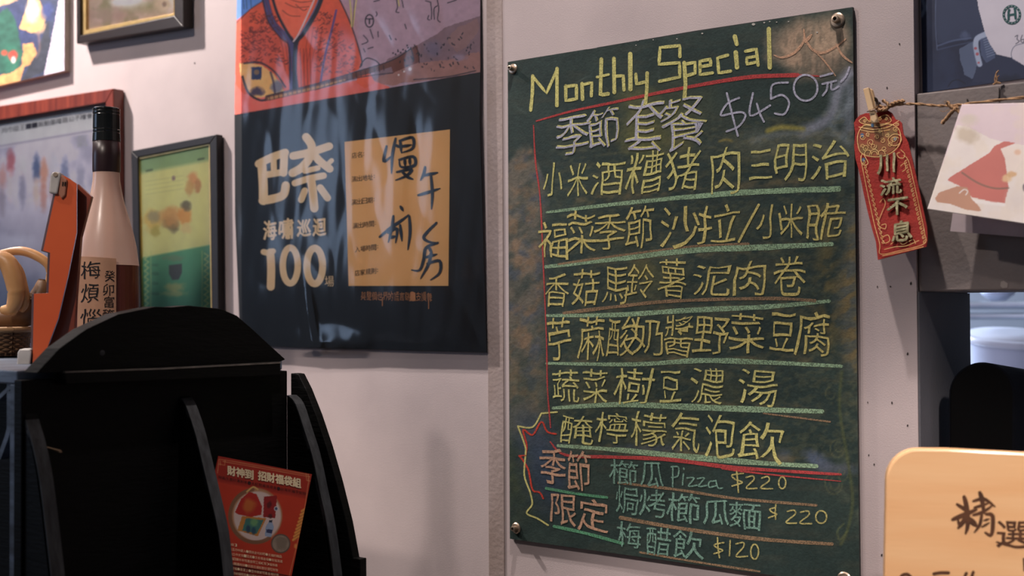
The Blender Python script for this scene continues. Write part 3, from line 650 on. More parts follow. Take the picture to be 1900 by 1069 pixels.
for l in ([(682,122),(670,188),(704,166)], [(722,88),(708,160),(704,242)], [(722,116),(742,128)], [(742,98),(748,152)], [(740,98),(796,84),(798,130),(752,150)], [(748,124),(792,116)], [(738,182),(800,168),(806,206),(748,214),(738,184)],
          [(762,180),(764,210)], [(784,176),(786,206)], [(728,236),(792,224),(770,252),(722,272)], [(748,232),(776,258),(800,268)], [(852,214),(846,244),(832,272)], [(842,252),(880,244),(908,238)], [(822,338),(870,324),(918,308)], [(878,252),(884,330),(880,400)],
          [(744,388),(756,408)], [(652,522),(700,482),(750,448),(780,424)], [(712,430),(706,480),(690,546)], [(690,504),(728,486),(722,548)], [(700,526),(722,518)], [(742,470),(750,540)], [(782,430),(786,500),(776,578)],
          [(902,460),(862,500),(846,526),(870,544),(908,548)], [(908,548),(856,570),(846,620),(828,668),(792,668)], [(868,566),(884,598)], [(856,612),(904,598)], [(878,590),(868,640),(832,706)], [(862,640),(916,628),(916,680),(876,712)]):
    k.stroke(Z5(l), 5.6, taper=(0.75, 0.35, 0.5))
k.build('brush_writing', m_ink, poster)
k = Ink(ppl, 0.0004); a = Z5([(568,782)])[0]; b = Z5([(884,786)])[0]
k.text('與整個世界的謊言跳一支慢舞', a[0], a[1], b[0], b[1], 16, warp=.15); k.stroke(Z5([(868,800),(868,838)]), 1.6); k.stroke(Z5([(664,790),(664,826)]), 1.4)
k.build('slogan_lettering', mat('poster_orange_ink', (214, 146, 96), rough=0.6, scale=60), poster)
# clear wrinkled sleeve over it: real folds in a thin film
sl = Paint([(441,-112),(893,-192),(906,659),(441,652)], 3.2, (255,255,255))
def wrinkle(s, t):
    x = s*10; y = t*16
    v = 0.0017*pnoise(Vector((x*0.8, y*0.16, 1.0)))+0.0005*pnoise(Vector((x*2.0+y*0.25, y*0.3, 4.0)))
    v += 0.0012*abs(pnoise(Vector((x*0.7-y*0.2, y*0.3, 9.0))))
    v += 0.0050*math.exp(-((s-0.36)/0.12)**2-((t-0.985)/0.03)**2) + 0.0035*math.exp(-((s-0.30+0.2*(1-t))/0.02)**2-((t-0.93)/0.08)**2) if True else 0
    e = min(s, 1-s, (1-t)*2)
    return 0.0018+v*min(1, e*14+0.3)
sl.build('plastic_sleeve', ppl, film('clear_sleeve', 0.10, ior=1.26), poster, bend=wrinkle, e=0.0012)

# ================================================================== FRAMES ON THE LEFT
def frame(root, O, I, d, m, name='frame_rail', back=0.001, bev=0.0012):
    pl = wallpl(d)
    for i in range(4):
        j = (i+1) % 4
        a = [pl(*O[i]), pl(*O[j]), pl(*I[j]), pl(*I[i])]
        MB().prism(a, (0, d-back, 0)).build(name, m, root, bevel=bev)
glass = film('picture_glass', 0.03, ior=1.45, haze=0.05)
def pane(root, Q, d):
    pl = wallpl(d); MB().add([pl(*q) for q in Q], [(3, 2, 1, 0)]).build('glass_pane', glass, root)
# 1 unframed stretched painting
Q = [(-70,-100),(120,-130),(119,131),(-70,175)]
c = wallpl(0)(119, 131)
t = thing('painting', 'unframed dark blue, green and gold painting at the top left corner of the wall', 'painting', c)
pl = wallpl(0.012)
a = [pl(*q) for q in Q]; MB().prism(a, (0, 0.0115, 0)).build('stretcher', mat('canvas_edge', (190, 178, 165), rough=.8, scale=40), t)
p = Paint(Q, 1.6, (38, 48, 74))
def ZA(l): return [(x/4.222, y/4.222) for x, y in l]
p.blob(30,60,40,50,(34,44,86),.8,.9,nz=.4); p.poly(ZA([(-50,150),(60,60),(130,180),(180,420),(120,600),(-50,560)]), (26, 74, 60), nz=3); p.blob(24,108,18,26,(30,96,74),.7,.8,nz=.5)
p.poly(ZA([(-20,60),(140,0),(60,-60),(-20,-60)]), (190,150,110), .9, nz=3); p.poly(ZA([(220,-50),(300,0),(370,130),(340,210),(250,260),(160,230),(200,100)]), (214,160,96), nz=4)
p.blob(60,20,11,22,(244,214,180),.95,.7,nz=.3); p.blob(70,52,14,10,(226,170,104),.8,.8,nz=.5)
p.poly(ZA([(190,340),(250,330),(290,430),(250,500),(190,520),(150,640),(-20,690),(-20,600),(110,560),(170,500)]), (200,142,84), nz=4)
p.blob(24,103,9,9,(190,52,40),.95,.5,nz=.3); p.blob(25,111,4,6,(236,210,210),.95,.6); p.blob(8,98,6,5,(180,60,40),.9,.5); p.blob(88,20,12,16,(36,50,104),.8,.7,nz=.4)
p.poly(ZA([(300,380),(380,160),(400,330),(340,560),(200,640),(160,640),(240,500)]), (34,40,52), nz=3); p.stroke(ZA([(300,260),(310,380),(280,450)]), 4, (120,90,90), .6, soft=3)
p.poly(ZA([(470,-60),(560,-60),(560,640),(340,600),(400,330),(440,120)]), (206,196,214), nz=1); p.blob(108,75,8,30,(188,176,196),.6,1)
p.mixin(0.18+0*p.X, (120,112,114)); p.grain(.2, 7); p.build('canvas', pl, m_print, t, e=0.0003, gain=1.15)
# 2 dark thin frame at top
t = thing('picture_frame', 'dark wooden picture frame with gold inner lip cut off by the top of the photo', 'picture frame', wallpl(0)(142, 81))
O = [(140,-170),(338,-215),(340,49),(142,81)]; I = [(147,-160),(323,-205),(323,29),(148,66)]; I2 = [(158,-155),(321,-200),(322,25),(159,56)]
m_dw = mat('dark_brown_frame', (36, 24, 21), rough=0.4, scale=12, stretch=(1,1,12), bump=.1)
m_gold = mat('gold_lip', (214, 180, 120), rough=0.35, metal=0.6, scale=60)
frame(t, O, I, 0.020, m_dw); frame(t, I, I2, 0.015, m_gold, 'gold_lip', bev=0.0004)
p = Paint(I2, 1.8, (176, 158, 142)); p.mixin(.7*np.clip((fbm(p.X,p.Y,40,3)-.45)*5,0,1), (214,206,206)); p.mixin(.6*np.clip((fbm(p.X,p.Y,26,9)-.52)*6,0,1), (130,128,92)); p.blob(238,4,30,10,(226,228,236),.8,.8,nz=.4); p.blob(200,30,40,14,(168,140,132),.5,1,nz=.5)
p.blob(268,14,40,10,(150,146,110),.5,1,nz=.5); p.blob(305,8,4,5,(70,50,46),.9,.5); p.blob(300,6,16,14,(206,184,160),.5,.6); p.build('print', wallpl(0.009), m_print, t, gain=1.3)
pane(t, I2, 0.012)
# 3 red wooden frame
t = thing('picture_frame', 'large reddish wooden picture frame around a pale print, behind the bottle', 'picture frame', wallpl(0)(208, 640))
O = [(-160,221),(210,164),(212,640),(-160,720)]; I = [(-148,247),(196,190),(198,622),(-148,695)]; I2 = [(-142,255),(191,198),(193,616),(-142,688)]
m_red = mat('red_mahogany_frame', (134, 58, 42), rough=0.35, scale=10, stretch=(8,1,1), rgb2=(92, 36, 28), coat=.3)
frame(t, O, I, 0.022, m_red); frame(t, I, I2, 0.014, mat('dark_red_lip', (70, 30, 26), rough=.4, scale=10), 'inner_lip', bev=.0004)
p = Paint(I2, 1.6, (196, 192, 202))
yy = p.Y+0.168*p.X
p.mixin(np.clip((272-yy)/4,0,1), (222, 218, 224)); p.mixin(np.clip((yy-268)/3,0,1)*np.clip((274-yy)/3,0,1), (150,146,158))
p.mixin(.5*np.clip((fbm(p.X,p.Y,50,5)-.5)*5,0,1)*(yy > 276), (140,140,158))
for x, y, c1, c2 in ((20,300,(170,90,96),(214,190,186)),(42,310,(206,196,196),(120,120,140)),(68,312,(60,80,120),(210,180,160)),(82,320,(196,140,110),(180,120,100)),(100,308,(190,190,200),(150,120,120)),(120,320,(110,120,150),(160,150,160)),(5,330,(200,150,140),(150,140,150)),(150,330,(150,150,166),(140,130,140))):
    p.blob(x, y, 7, 22, c1, .75, .8, nz=.4, seed=x); p.blob(x-1, y+44, 6, 26, c2, .6, .9, nz=.4, seed=x+3)
p.mixin(.5*np.clip((yy-380)/60,0,1), (150,148,162)); p.blob(10,450,50,14,(196,196,206),.6,1,nz=.5)
p.build('print', wallpl(0.009), m_print, t, gain=1.3)
k = Ink(wallpl(0.009), 0.0003); k.text('共巾益王一一氣動基隆路公不隆會', 2, 243, 172, 214, 10); k.build('caption', mat('grey_ink', (70,66,80), rough=.6, scale=50), t)
k = Ink(wallpl(0.009), 0.0003); k.glyph('氣', 152, 262, 20, 22, slope=-.16); k.build('caption', mat('white_ink', (226,226,230), rough=.6, scale=50), t)
pane(t, I2, 0.013)
# 4 green certificate
t = thing('picture_frame', 'narrow dark frame holding a yellow and green flyer, between bottle and poster', 'picture frame', wallpl(0)(250, 640))
O = [(243,280),(402,249),(406,650),(250,660)]; I = [(255,292),(389,266),(394,640),(262,648)]; I2 = [(258,296),(387,270),(392,637),(265,645)]
m_dw2 = mat('charcoal_frame', (30, 25, 25), rough=0.45, scale=12, stretch=(1,1,12), bump=.1)
frame(t, O, I, 0.013, m_dw2); frame(t, I, I2, 0.010, m_gold, 'gold_lip', bev=0.0003)
p = Paint(I2, 1.4, (206, 206, 140)); yy = p.Y+.19*(p.X-258)
p.mixin(np.clip((326-yy)/8,0,1), (128,160,112)); p.mixin(np.clip((yy-478)/3,0,1), (74,146,112)); 
for x, y, rx, ry, c1 in ((282,412,14,20,(206,176,90)),(285,402,12,10,(150,140,110)),(288,428,9,10,(170,160,80)),(318,414,14,15,(96,84,62)),(315,402,18,16,(200,150,90)),(342,400,12,16,(206,140,70)),(346,382,9,8,(90,84,70)),(345,424,10,9,(216,190,130)),(358,332,10,14,(206,140,90)),(352,348,8,14,(190,150,90)),(322,330,3,4,(120,90,110)),(366,345,7,12,(176,120,80))):
    p.blob(x, y, rx, ry, c1, .85, .6, nz=.5, seed=x)
for y in (334,342,350,358): p.stroke([(270,y+3),(340,y-8)], 1.2, (168,170,116), .6, soft=1.5, smooth=False)
p.poly([(313,492),(338,490),(337,508),(332,519),(320,520),(314,510)], (62,68,74), nz=.6); p.blob(325,533,17,7,(170,170,110),.8,.8,nz=.6); p.blob(325,545,22,5,(176,176,116),.7,.8,nz=.6); p.blob(322,479,20,5,(110,120,96),.6,.9,nz=.7)
for y in (492,508,526,545): p.blob(288,y,7,3,(60,110,90),.8,.6,nz=.5)
for sx in (272, 383):
    for y in range(470, 600, 11): p.stroke([(sx-4,y),(sx+4,y+5),(sx-4,y+11)], 1.6, (196,204,130), .9, smooth=False)
    p.stroke([(sx+(8 if sx < 300 else -8),466),(sx+(8 if sx < 300 else -8),600)], 1.3, (176,190,120), .8, smooth=False)
p.stroke([(272,317),(282,315)], 4, (60,80,60), .8); p.stroke([(368,296),(378,294)], 4, (60,80,60), .8)
p.mixin(.22+0*p.X, (190,188,168)); p.build('flyer', wallpl(0.007), m_print, t, gain=1.25); 
pl4 = wallpl(0.0095)
g = Paint([I2[0], I2[1], I2[2], I2[3]], 6, (255,)*3)
g.build('plastic_cover', wallpl(0.008), film('wavy_cover', 0.08, ior=1.45), t, bend=lambda s, u: 0.0014*(0.5+0.5*math.sin(s*9+u*1.5)), e=0.0003)

# ================================================================== BLACK MENU RACK
XR = atD(60, 700, 1.07).x
def rx(x, y, e=0.0): return onX(x, y, XR+e)
m_rack = mat('black_stained_plywood', (11, 11, 12), rough=0.55, scale=14, stretch=(1, 1, 6), rgb2=(6, 6, 6), bump=0.25, bscale=60, spec=0.12)
m_ply = mat('dark_ply_edge', (62, 64, 68), rough=0.6, scale=26, stretch=(6, 6, 0.6), rgb2=(36, 37, 40), bump=0.2, bscale=90, spec=0.3)
Ya = onX(45, 768, XR).y; Yz = onX(548, 700, XR).y
rack = thing('menu_rack', 'black wooden menu rack with arched header and curved dividers in the lower left corner', 'rack', (XR, Ya, ZC))
zt = onX(300, 700, XR).z
pts = [rx(68,692), rx(533,688), rx(533,900)]; zb = ZC
back = [Vector((XR, rx(40,700).y, zb)), Vector((XR, rx(40,700).y, rx(40,706).z)), rx(68,704), rx(533,688), Vector((XR, rx(533,688).y, zb))]
MB().prism(back, (-0.012, 0, 0)).build('back_panel', m_rack, rack, bevel=0.0008)
hd = [(68,692),(110,647),(160,611),(220,583),(290,569),(320,570),(350,567),(410,573),(440,586),(470,612),(500,640),(530,667),(521,671),(320,682),(120,692)]
MB().prism([rx(x, y, 0.009) for x, y in [q for q in hd]], (-0.021, 0, 0)).build('arched_header', m_rack, rack, bevel=0.0006)
cb = [(120,692),(521,671),(521,697),(122,714)]
MB().prism([rx(x, y, 0.016) for x, y in cb], (-0.0155, 0, 0)).build('crossbar', m_rack, rack, bevel=0.0012)
# thin top edge of the crossbar, its highlight painted as a pale strip
k = MB(); k.prism([rx(x, y, 0.0163) for x, y in [(122,689.5),(300,683),(521,671.5),(521,674.5),(300,686),(122,692)]], (-0.004, 0, 0)); k.build('crossbar_highlight', mat('painted_edge_highlight', (120, 112, 106), rough=.6, scale=80, rgb2=(80,74,70)), rack)
def divider(name, curve, y0, th, m, extra=None):
    P = [onY(x, y, y0) for x, y in catmull(curve, 3)]
    a, b = P[-2], P[-1]; s = (b.x-a.x)/(b.z-a.z)
    bot = Vector((b.x+s*(ZC+0.001-b.z)*0.5, y0, ZC+0.001))
    pl_ = [Vector((XR+0.0004, y0, P[0].z))]+[p for p in P if p.x > XR+0.001]+[bot, Vector((XR+0.0004, y0, ZC+0.001))]
    o = MB().prism(pl_, (0, th, 0)).build(name, m, rack, bevel=0.001)
    # the lighter grey plywood edge: a thin strip sitting on the front curve
    q = [p for p in P if p.x > XR+0.001]+[bot]; V = []; 
    for p in q: V += [p+Vector((0.0006, 0, 0)), p+Vector((0.0006, th, 0)), p+Vector((-0.004, th, 0)), p+Vector((-0.004, 0, 0))]
    Fc = [(4*i+j, 4*i+(j+1) % 4, 4*i+4+(j+1) % 4, 4*i+4+j) for i in range(len(q)-1) for j in range(4)]+[(0,1,2,3), tuple(4*(len(q)-1)+j for j in (3,2,1,0))]
    mesh('plywood_edge', V, Fc, m_ply, o)
    return o
divider('divider', [(45,768),(50,789),(62,831),(74,893),(86,989),(95,1069)], Ya, 0.0125, m_rack)
Ym = onX(334, 736, XR).y
divider('divider', [(334,736),(344,752),(360,798),(374,855),(390,922),(405,989),(414,1069)], Ym, 0.0125, m_rack)
Yf = onX(534, 734, XR).y
divider('divider', [(534,734),(548,750),(564,798),(579,846),(593,912),(607,979),(619,1069)], Yf-0.002, 0.012, m_rack)
# taller end panel beyond the last divider
Ye = onX(546, 700, XR).y+0.006
P = [onY(x, y, Ye) for x, y in [(547,693),(553,694),(567,722),(586,770),(605,827),(624,893),(643,970),(655,1036)]]
P = [Vector((XR-0.012, Ye, P[0].z))]+P+[Vector((P[-1].x+0.01, Ye, P[-1].z-0.0)), Vector((P[-1].x+0.012, Ye, ZC+0.001)), Vector((XR-0.012, Ye, ZC+0.001))]
MB().prism(P, (0, 0.010, 0)).build('end_panel', m_rack, rack, bevel=0.0008)
xf = onY(430, 1110, Ym).x
ZP = 1.115
MB().box((XR+0.0005, Ya+0.002, ZP-0.01), (xf+0.03, Yf+0.01, ZP)).build('pocket_floor', m_rack, rack)
zl = onY(640, 1062, Ye).z
MB().box((xf+0.03, Ya-0.002, ZC+0.001), (xf+0.042, Ye+0.01, zl-0.055)).build('front_lip', m_ply, rack, bevel=0.001)
MB().prism([rx(81,829,.004), rx(110,840,.02), rx(108,836,.02)], (0,0.003,0)).build('splinter', mat('raw_splinter', (150,124,96), rough=.7, scale=60), rack)
for x, y in ((190,655),): MB().lathe(rx(x, y, 0.0091), [(0.0028,0),(0.0014,0.0003),(0,0.0003)], 9, (1,0,0)).build('scuff', mat('grey_scuff', (46,46,50), rough=.9, scale=80), rack)

# second, blue-lit shelf unit to the left that carries bottle, basket and the red panel
m_shelf = mat('blue_lit_shelf', (98, 112, 134), rough=0.45, scale=20, stretch=(1,1,4), rgb2=(48, 54, 64), bump=.15, bscale=70)  # blue window light is put into this shelf colour
ZS2 = onX(64, 686, XR-0.02).z
su = thing('shelf_unit', 'shelf unit coloured as if lit blue, standing behind the black rack at the left edge', 'shelf', (-1.3, -0.45, ZC))
yn = rx(40,700).y+0.004; xs = XR-0.0135; ymx = onX(524, 700, xs).y
MB().box((-1.62, yn, ZS2-0.012), (xs, ymx, ZS2)).build('shelf_board', m_shelf, su, bevel=0.0015)
for x in (xs-0.012, -1.62):
    for y in (yn, ymx-0.014): MB().box((x, y, ZC), (x+0.012, y+0.014, ZS2-0.0122)).build('leg', m_shelf, su, bevel=0.001)
MB().box((-1.608, ymx-0.010, ZC+0.02), (xs-0.012, ymx-0.004, ZS2-0.0125)).build('back_panel', m_rack, su)
for cv in ([(40,726),(30,748),(14,795),(-6,850)], [(28,708),(10,722),(-12,742)]):
    P = [onY(x, y, yn+0.002) for x, y in catmull(cv, 4)]; V = []
    mb = MB()
    for p in P: p.x = min(p.x, xs-0.020)
    q = P+[p+Vector((0.006, 0, -0.001)) for p in reversed(P)]; mb.prism(q, (0, 0.012, 0)); mb.build('curved_brace', m_shelf, su)
P = [onY(x, y, yn+0.03) for x, y in [(42,728),(30,750),(14,797),(-8,856),(-8,1400),(42,1400)]]
for p in P: p.z = max(p.z, ZC+0.001); p.x = min(p.x, xs-0.014)
MB().prism(P, (0, 0.012, 0)).build('side_panel', m_rack, su)

def clip_y(o, y):
    bm = bmesh.new(); bm.from_mesh(o.data); oy = o.matrix_world.translation.y if not o.parent else loc_of(o).y
    vs = [v for v in bm.verts if v.co.y+oy < y]; bmesh.ops.delete(bm, geom=vs, context='VERTS'); bm.to_mesh(o.data); bm.free()
# leaflet standing in the rack
TRp = onY(579, 880, Yf-0.006); TLp = onX(405, 846, XR+0.014)
T = (TRp-TLp).normalized(); r_ = ray(541, 1069); P_ = CAM+r_*((TRp-CAM).dot(T)/r_.dot(T))
drc = (P_-TRp).normalized(); nl_ = T.cross(drc).normalized()
if nl_.dot(CAM-TLp) < 0: nl_ = -nl_
leaf = thing('leaflet', 'red and gold leaflet with a round plate picture standing in the black rack', 'leaflet', (TLp.x, (TLp.y+TRp.y)/2, ZP))
lp = lambda x, y, e=0.0: onP(x, y, TLp+nl_*e, nl_)
def at_z(p, d, z): return p+d*((z-p.z)/d.z)
bl, br = at_z(TLp, drc, ZP+.0005), at_z(TRp, drc, ZP+.0005)
YC = Ym+0.0140
tcl = (YC-TLp.y)/drc.y; cl_ = TLp+drc*tcl; clb = bl+(br-bl)*((YC-bl.y)/(br.y-bl.y))
MB().prism([TLp, TRp, br, clb, cl_], -nl_*0.0006).build('sheet', mat('leaflet_paper', (150, 44, 26), rough=.35, scale=20), leaf)
p = Paint([(405.5,846.6),(578.5,880.4),(541,1069),(366,1035)], 1.0, (192, 58, 32))
gx = p.X; gy = p.Y; tt = (gy-846-(gx-405)*.195)
p.mixin(np.clip((50-tt)/4,0,1)*.55, (140, 34, 26))
def ZL(l): return [(380+x/4.473, 830+y/4.473) for x, y in l]
GOLD = (226, 176, 120)
for l in ([(150,118),(870,245)], [(170,106),(860,228)], [(105,215),(118,100),(170,108)], [(118,140),(165,150),(168,112)], [(130,112),(128,150)], [(868,240),(830,500),(760,830),(700,1069)], [(840,210),(845,275),(885,282)], [(860,205),(858,280)]): p.stroke(ZL(l), 1.0, GOLD, .8, smooth=False)
p.blob(*ZL([(420,570)])[0], 50, 52, (176,136,100), .9, .06); p.blob(*ZL([(436,572)])[0], 44, 46, (216,196,190), 1, .08)
p.stroke([(ZL([(420,570)])[0][0]+47*math.cos(a), ZL([(420,570)])[0][1]+49*math.sin(a)) for a in np.linspace(1.0,4.6,16)], 7, (120,84,60), .8)
p.poly(ZL([(250,540),(300,430),(370,370),(430,390),(475,490),(470,560),(380,580),(280,560)]), (176,40,30)); p.blob(*ZL([(370,490)])[0], 11, 13, (196,116,50), .8, .8, nz=.5); p.stroke(ZL([(350,370),(400,330),(440,350)]), 3, (216,180,110))
p.poly(ZL([(490,410),(600,400),(585,590),(485,580)]), (150,34,34)); p.blob(*ZL([(535,480)])[0], 4, 6, (70,24,24), .7, .5, nz=.5); p.blob(*ZL([(545,570)])[0], 4, 5, (60,24,24), .7, .5, nz=.6)
p.blob(*ZL([(592,510)])[0], 4, 4.6, (200,200,206), 1, .2); p.blob(*ZL([(592,510)])[0], 2.4, 2.8, (70,80,110), 1, .3)
p.poly(ZL([(310,570),(510,590),(440,740),(270,690)]), (196,130,60)); p.poly(ZL([(345,590),(490,605),(430,720),(310,690)]), (66,120,112), nz=1); p.blob(*ZL([(410,625)])[0], 7, 7, (120,170,110), .8, .7, nz=.4)
p.blob(*ZL([(360,680)])[0], 4, 7, (40,60,90), .8, .6); p.blob(*ZL([(405,695)])[0], 4, 7, (40,70,100), .8, .6)
p.poly(ZL([(530,620),(560,620),(572,660),(552,745),(498,740),(505,660)]), (150,170,200)); p.poly(ZL([(535,605),(560,605),(560,625),(533,625)]), (40,50,70)); p.poly(ZL([(512,680),(562,685),(556,715),(508,710)]), (50,60,100))
p.blob(*ZL([(630,800)])[0], 18, 18, (96,84,74), 1, .08); p.blob(*ZL([(630,800)])[0], 15.5, 15.5, (156,140,124), 1, .1); p.blob(*ZL([(630,800)])[0], 11, 11, (120,106,92), .7, .4, nz=.5)
for i in range(9): p.stroke(ZL([(735+i*9, 770-i*30),(775+i*7, 740-i*28)]), 5, (230,160,80), .95, smooth=False, soft=1.5)
for i in range(9): p.stroke(ZL([(732+i*9, 782-i*30),(775+i*7, 752-i*28)]), 1, (160,90,40), .8, smooth=False)
p.blob(*ZL([(755,820)])[0], 3, 4, (236,170,90), .8, .6, nz=.6)
for i in range(len('招財')): pass
p.build('print', lp, mat('leaflet_ink', (255,255,255), rough=.4, scale=60, rgb2=(246,240,240), vcol=True), leaf, e=0.0003)
k = Ink(lp, 0.0006); a, b = ZL([(185,190),(405,232)]); k.text('財神到', a[0], a[1], b[0], b[1], 17, b=.7); a, b = ZL([(440,232),(800,300)]); k.text('招財福袋組', a[0], a[1], b[0], b[1], 17, b=.7)
k.build('heading_lettering', mat('cream_ink', (250, 226, 186), rough=.4, scale=50), leaf)
k = Ink(lp, 0.0006); a, b = ZL([(112,245),(840,385)]); k.text('財氣生意好運到來・大紅賀歲送禮盒・台灣祈福平安物', a[0], a[1], b[0], b[1], 5.6); k.build('small_lettering', mat('dark_ink', (60,24,24), rough=.5, scale=50), leaf)
k = Ink(lp, 0.0006)
for i, tx in enumerate(['【內容】','紅包五行中選入・題詩金句如吧・文福的贈品','每包立中文有一冠名・文合福金福・財福滿滿','金福四寶年年可選金幣三福(限)福祿壽','六大開運時刻・招喜迎福如意好運旺財等','可愛福・喜運上・至中商家可喜金福好禮','招財納福開運・好運新福旺春福利','吉祥如意福好・金福好財氣福']):
    x0_, y0_ = 175+i*5, 800+i*40 if i else 800; n = len(tx); x1_ = x0_+n*23
    a, b = ZL([(x0_, y0_),(x1_, y0_+(x1_-x0_)*.15)]); k.text(tx, a[0], a[1], b[0], b[1], 5.0)
k.build('small_lettering', MATS['cream_ink'], leaf)
bpy.context.view_layer.update()
for o in leaf.children:
    if o.name.split('.')[0] in ('print', 'small_lettering', 'heading_lettering'): clip_y(o, YC)

# ================================================================== BOTTLE
DB = 1.40
bc = atD(197, 576, DB); bx, by = bc.x, bc.y
mpp = DB/F
def zb_(y): return atD(197, y, DB).z
ztop = zb_(200)
bot = thing('bottle', 'frosted glass bottle of plum liqueur with black cap and handwritten paper label', 'bottle', (bx, by, ZS2))
def R(px): return px*mpp
prof_px = [(24,318),(24.5,335),(27,352),(32,375),(40,402),(48,430),(54,458),(58,490),(60,525),(61,560),(61,640)]
zbase = ZS2+0.0005
prof = [(0.0, zbase)]+[(R(54), zbase),(R(60), zbase+0.004)]
prof = [(r, z-zbase) for r, z in prof]+[(R(r), zb_(y)-zbase) for r, y in reversed(prof_px) if zb_(y) > zbase+0.006]
m_glass = mat('frosted_pink_glass', (226, 192, 174), rough=0.25, scale=6, rgb2=(214, 176, 158), opac=0.72, spec=.6)
zc_ = zb_(493)-zbase
lo_ = [(r, z) for r, z in prof if z < zc_]+[(R(58.6), zc_)]; up_ = [(R(58.6), zc_)]+[(r, z) for r, z in prof if z > zc_]
m_glass2 = mat('wet_clear_glass', (150, 90, 74), rough=0.2, scale=6, rgb2=(140, 80, 66), opac=0.10, spec=.6)
MB().lathe((bx,by,zbase), lo_, 48).build('glass_body', m_glass2, bot, smooth=True, label='clear lower glass in front of dark liqueur')
MB().lathe((bx,by,zbase), up_, 48).build('glass_body', m_glass, bot, smooth=True, label='frosted pinkish upper glass')
zl_ = zb_(493)
MB().lathe((bx,by,zbase+0.002), [(0,0),(R(57),0),(R(58),0.01),(R(57.6), zl_-zbase-0.002),(0, zl_-zbase-0.002)], 40).build('plum_liqueur', mat('amber_liqueur', (84, 26, 16), rough=.3, scale=5, rgb2=(70,20,12)), bot, smooth=False)
m_cap = mat('black_cap', (16, 20, 20), rough=0.25, scale=40)
capp = [(0,0),(23,0)]
cp = [(0,199.5),(22,199.5),(24.3,201),(24.6,204),(23.8,205.5),(24.6,207),(24.6,210),(23.6,211.5),(24.2,213),(24.4,238),(23.4,239.5),(24.4,241),(24.4,244),(23.4,245.5),(24.4,247),(25,262)]
MB().lathe((bx,by,0), [(R(r), zb_(y)) for r, y in reversed(cp)], 40).build('screw_cap', m_cap, bot, smooth=False)
MB().lathe((bx,by,0), [(R(r), zb_(y)) for r, y in [(24.2,320),(25,316),(25,290),(24.6,262),(22,261)]], 40).build('neck_sleeve', mat('maroon_neck_sleeve', (44, 24, 28), rough=.35, scale=30), bot, smooth=True)
cdir = (Vector((CAM.x, CAM.y))-Vector((bx, by))).normalized(); a0 = math.atan2(cdir.y, cdir.x)
def cyl(x, y, e=0.0):
    r = R(61)+0.0006+e; th = math.asin(max(-1, min(1, (x-197)/61.5)))
    an = a0+th; return Vector((bx+r*math.cos(an), by+r*math.sin(an), zb_(y)))
p = Paint([(150,478),(214,482),(214,640),(147,640)], 2.2, (178,138,112)); p.grain(.08, 20)
p.build('paper_label', cyl, mat('kraft_label', (255,250,245), rough=.7, scale=30, rgb2=(240,230,222), vcol=True), bot)
k = Ink(cyl, 0.0004)
for chh, x, y, ww, hh in (('梅',171,503,32,32),('煩',170,545,30,34),('惱',171,591,34,36)): k.glyph(chh, x, y, ww, hh, warp=.12, off=.0, slope=-.05, seed=ord(chh) % 17)
for chh, x, y, ww, hh in (('癸',203,514,17,22),('卯',201,539,18,22),('富',202,561,17,22),('醃',201,584,20,22)): k.glyph(chh, x, y, ww, hh, warp=.1, off=0.0, slope=-.05, seed=3)
k.build('label_writing', m_ink, bot)

# ================================================================== RED NOTCHED PANEL
m_lac = mat('orange_red_lacquer', (236, 112, 62), rough=0.35, scale=4, rgb2=(190, 74, 40), coat=.4)
m_lac2 = mat('copper_lacquer', (150, 78, 58), rough=0.28, scale=4, rgb2=(120, 54, 42), coat=.5)
m_mar = mat('maroon_panel_edge', (62, 24, 26), rough=0.4, scale=20)
m_clip = mat('white_plastic_corner', (196, 192, 190), rough=0.35, scale=60)
DP = 1.22
c = atD(105, 690, DP); 
pan = thing('notched_panel', 'orange-red lacquered panel with notched edge and white corner caps, left of the bottle', 'panel', (c.x, c.y, ZS2))
dd = lambda x, y, e=0.0: atD(x, y, DP-e)
fp = [(104,354),(115,325),(128,331),(142,341),(142,431),(126,511),(108,590),(84,655),(68,690),(60,690),(63,545),(90,544),(93,469),(80,465)]
ex = cf*0.012-cr*0.007
MB().prism([dd(*q) for q in fp], ex).build('front_board', m_mar, pan, bevel=.0005)
MB().prism([dd(x, y, 0.0008) for x, y in fp], cf*0.0007).build('lacquer_face', m_lac, pan)
rp = [(143,341),(170,365),(150,440),(142,545),(136,640),(84,688),(69,690),(85,656),(109,591),(127,512),(143,432)]
MB().prism([atD(x, y, DP+0.012) for x, y in rp], cf*0.006).build('rear_board', m_lac2, pan, bevel=.0005)
def cap(px, nm):
    MB().prism([dd(x, y, 0.004) for x, y in px], cf*0.022-cr*0.004).build(nm, m_clip, pan, bevel=.0015)
cap([(93,326),(97,319),(110,319),(113,324),(106,360),(90,358)], 'corner_cap'); cap([(32,655),(36,648),(56,648),(58,654),(54,688),(50,690),(31,686)], 'corner_cap')
MB().prism([dd(x, y, 0.003) for x, y in [(113,324),(124,334),(121,362),(114,369),(108,360)]], cf*0.012).build('corner_clip', mat('tan_clip', (176,120,98), rough=.4, scale=30), pan, bevel=.001)
MB().lathe(dd(103,324,0.004), [(0,0.001),(0.0022,0.001),(0.0026,0)], 14, -cf).build('rivet', m_brass, pan)
for x in (117, 121): MB().prism([dd(x-1.2,337,0.0034), dd(x+1.2,338,0.0034), dd(x,346,0.0034), dd(x-2,345,0.0034)], cf*0.0006).build('slot', m_dark, pan)

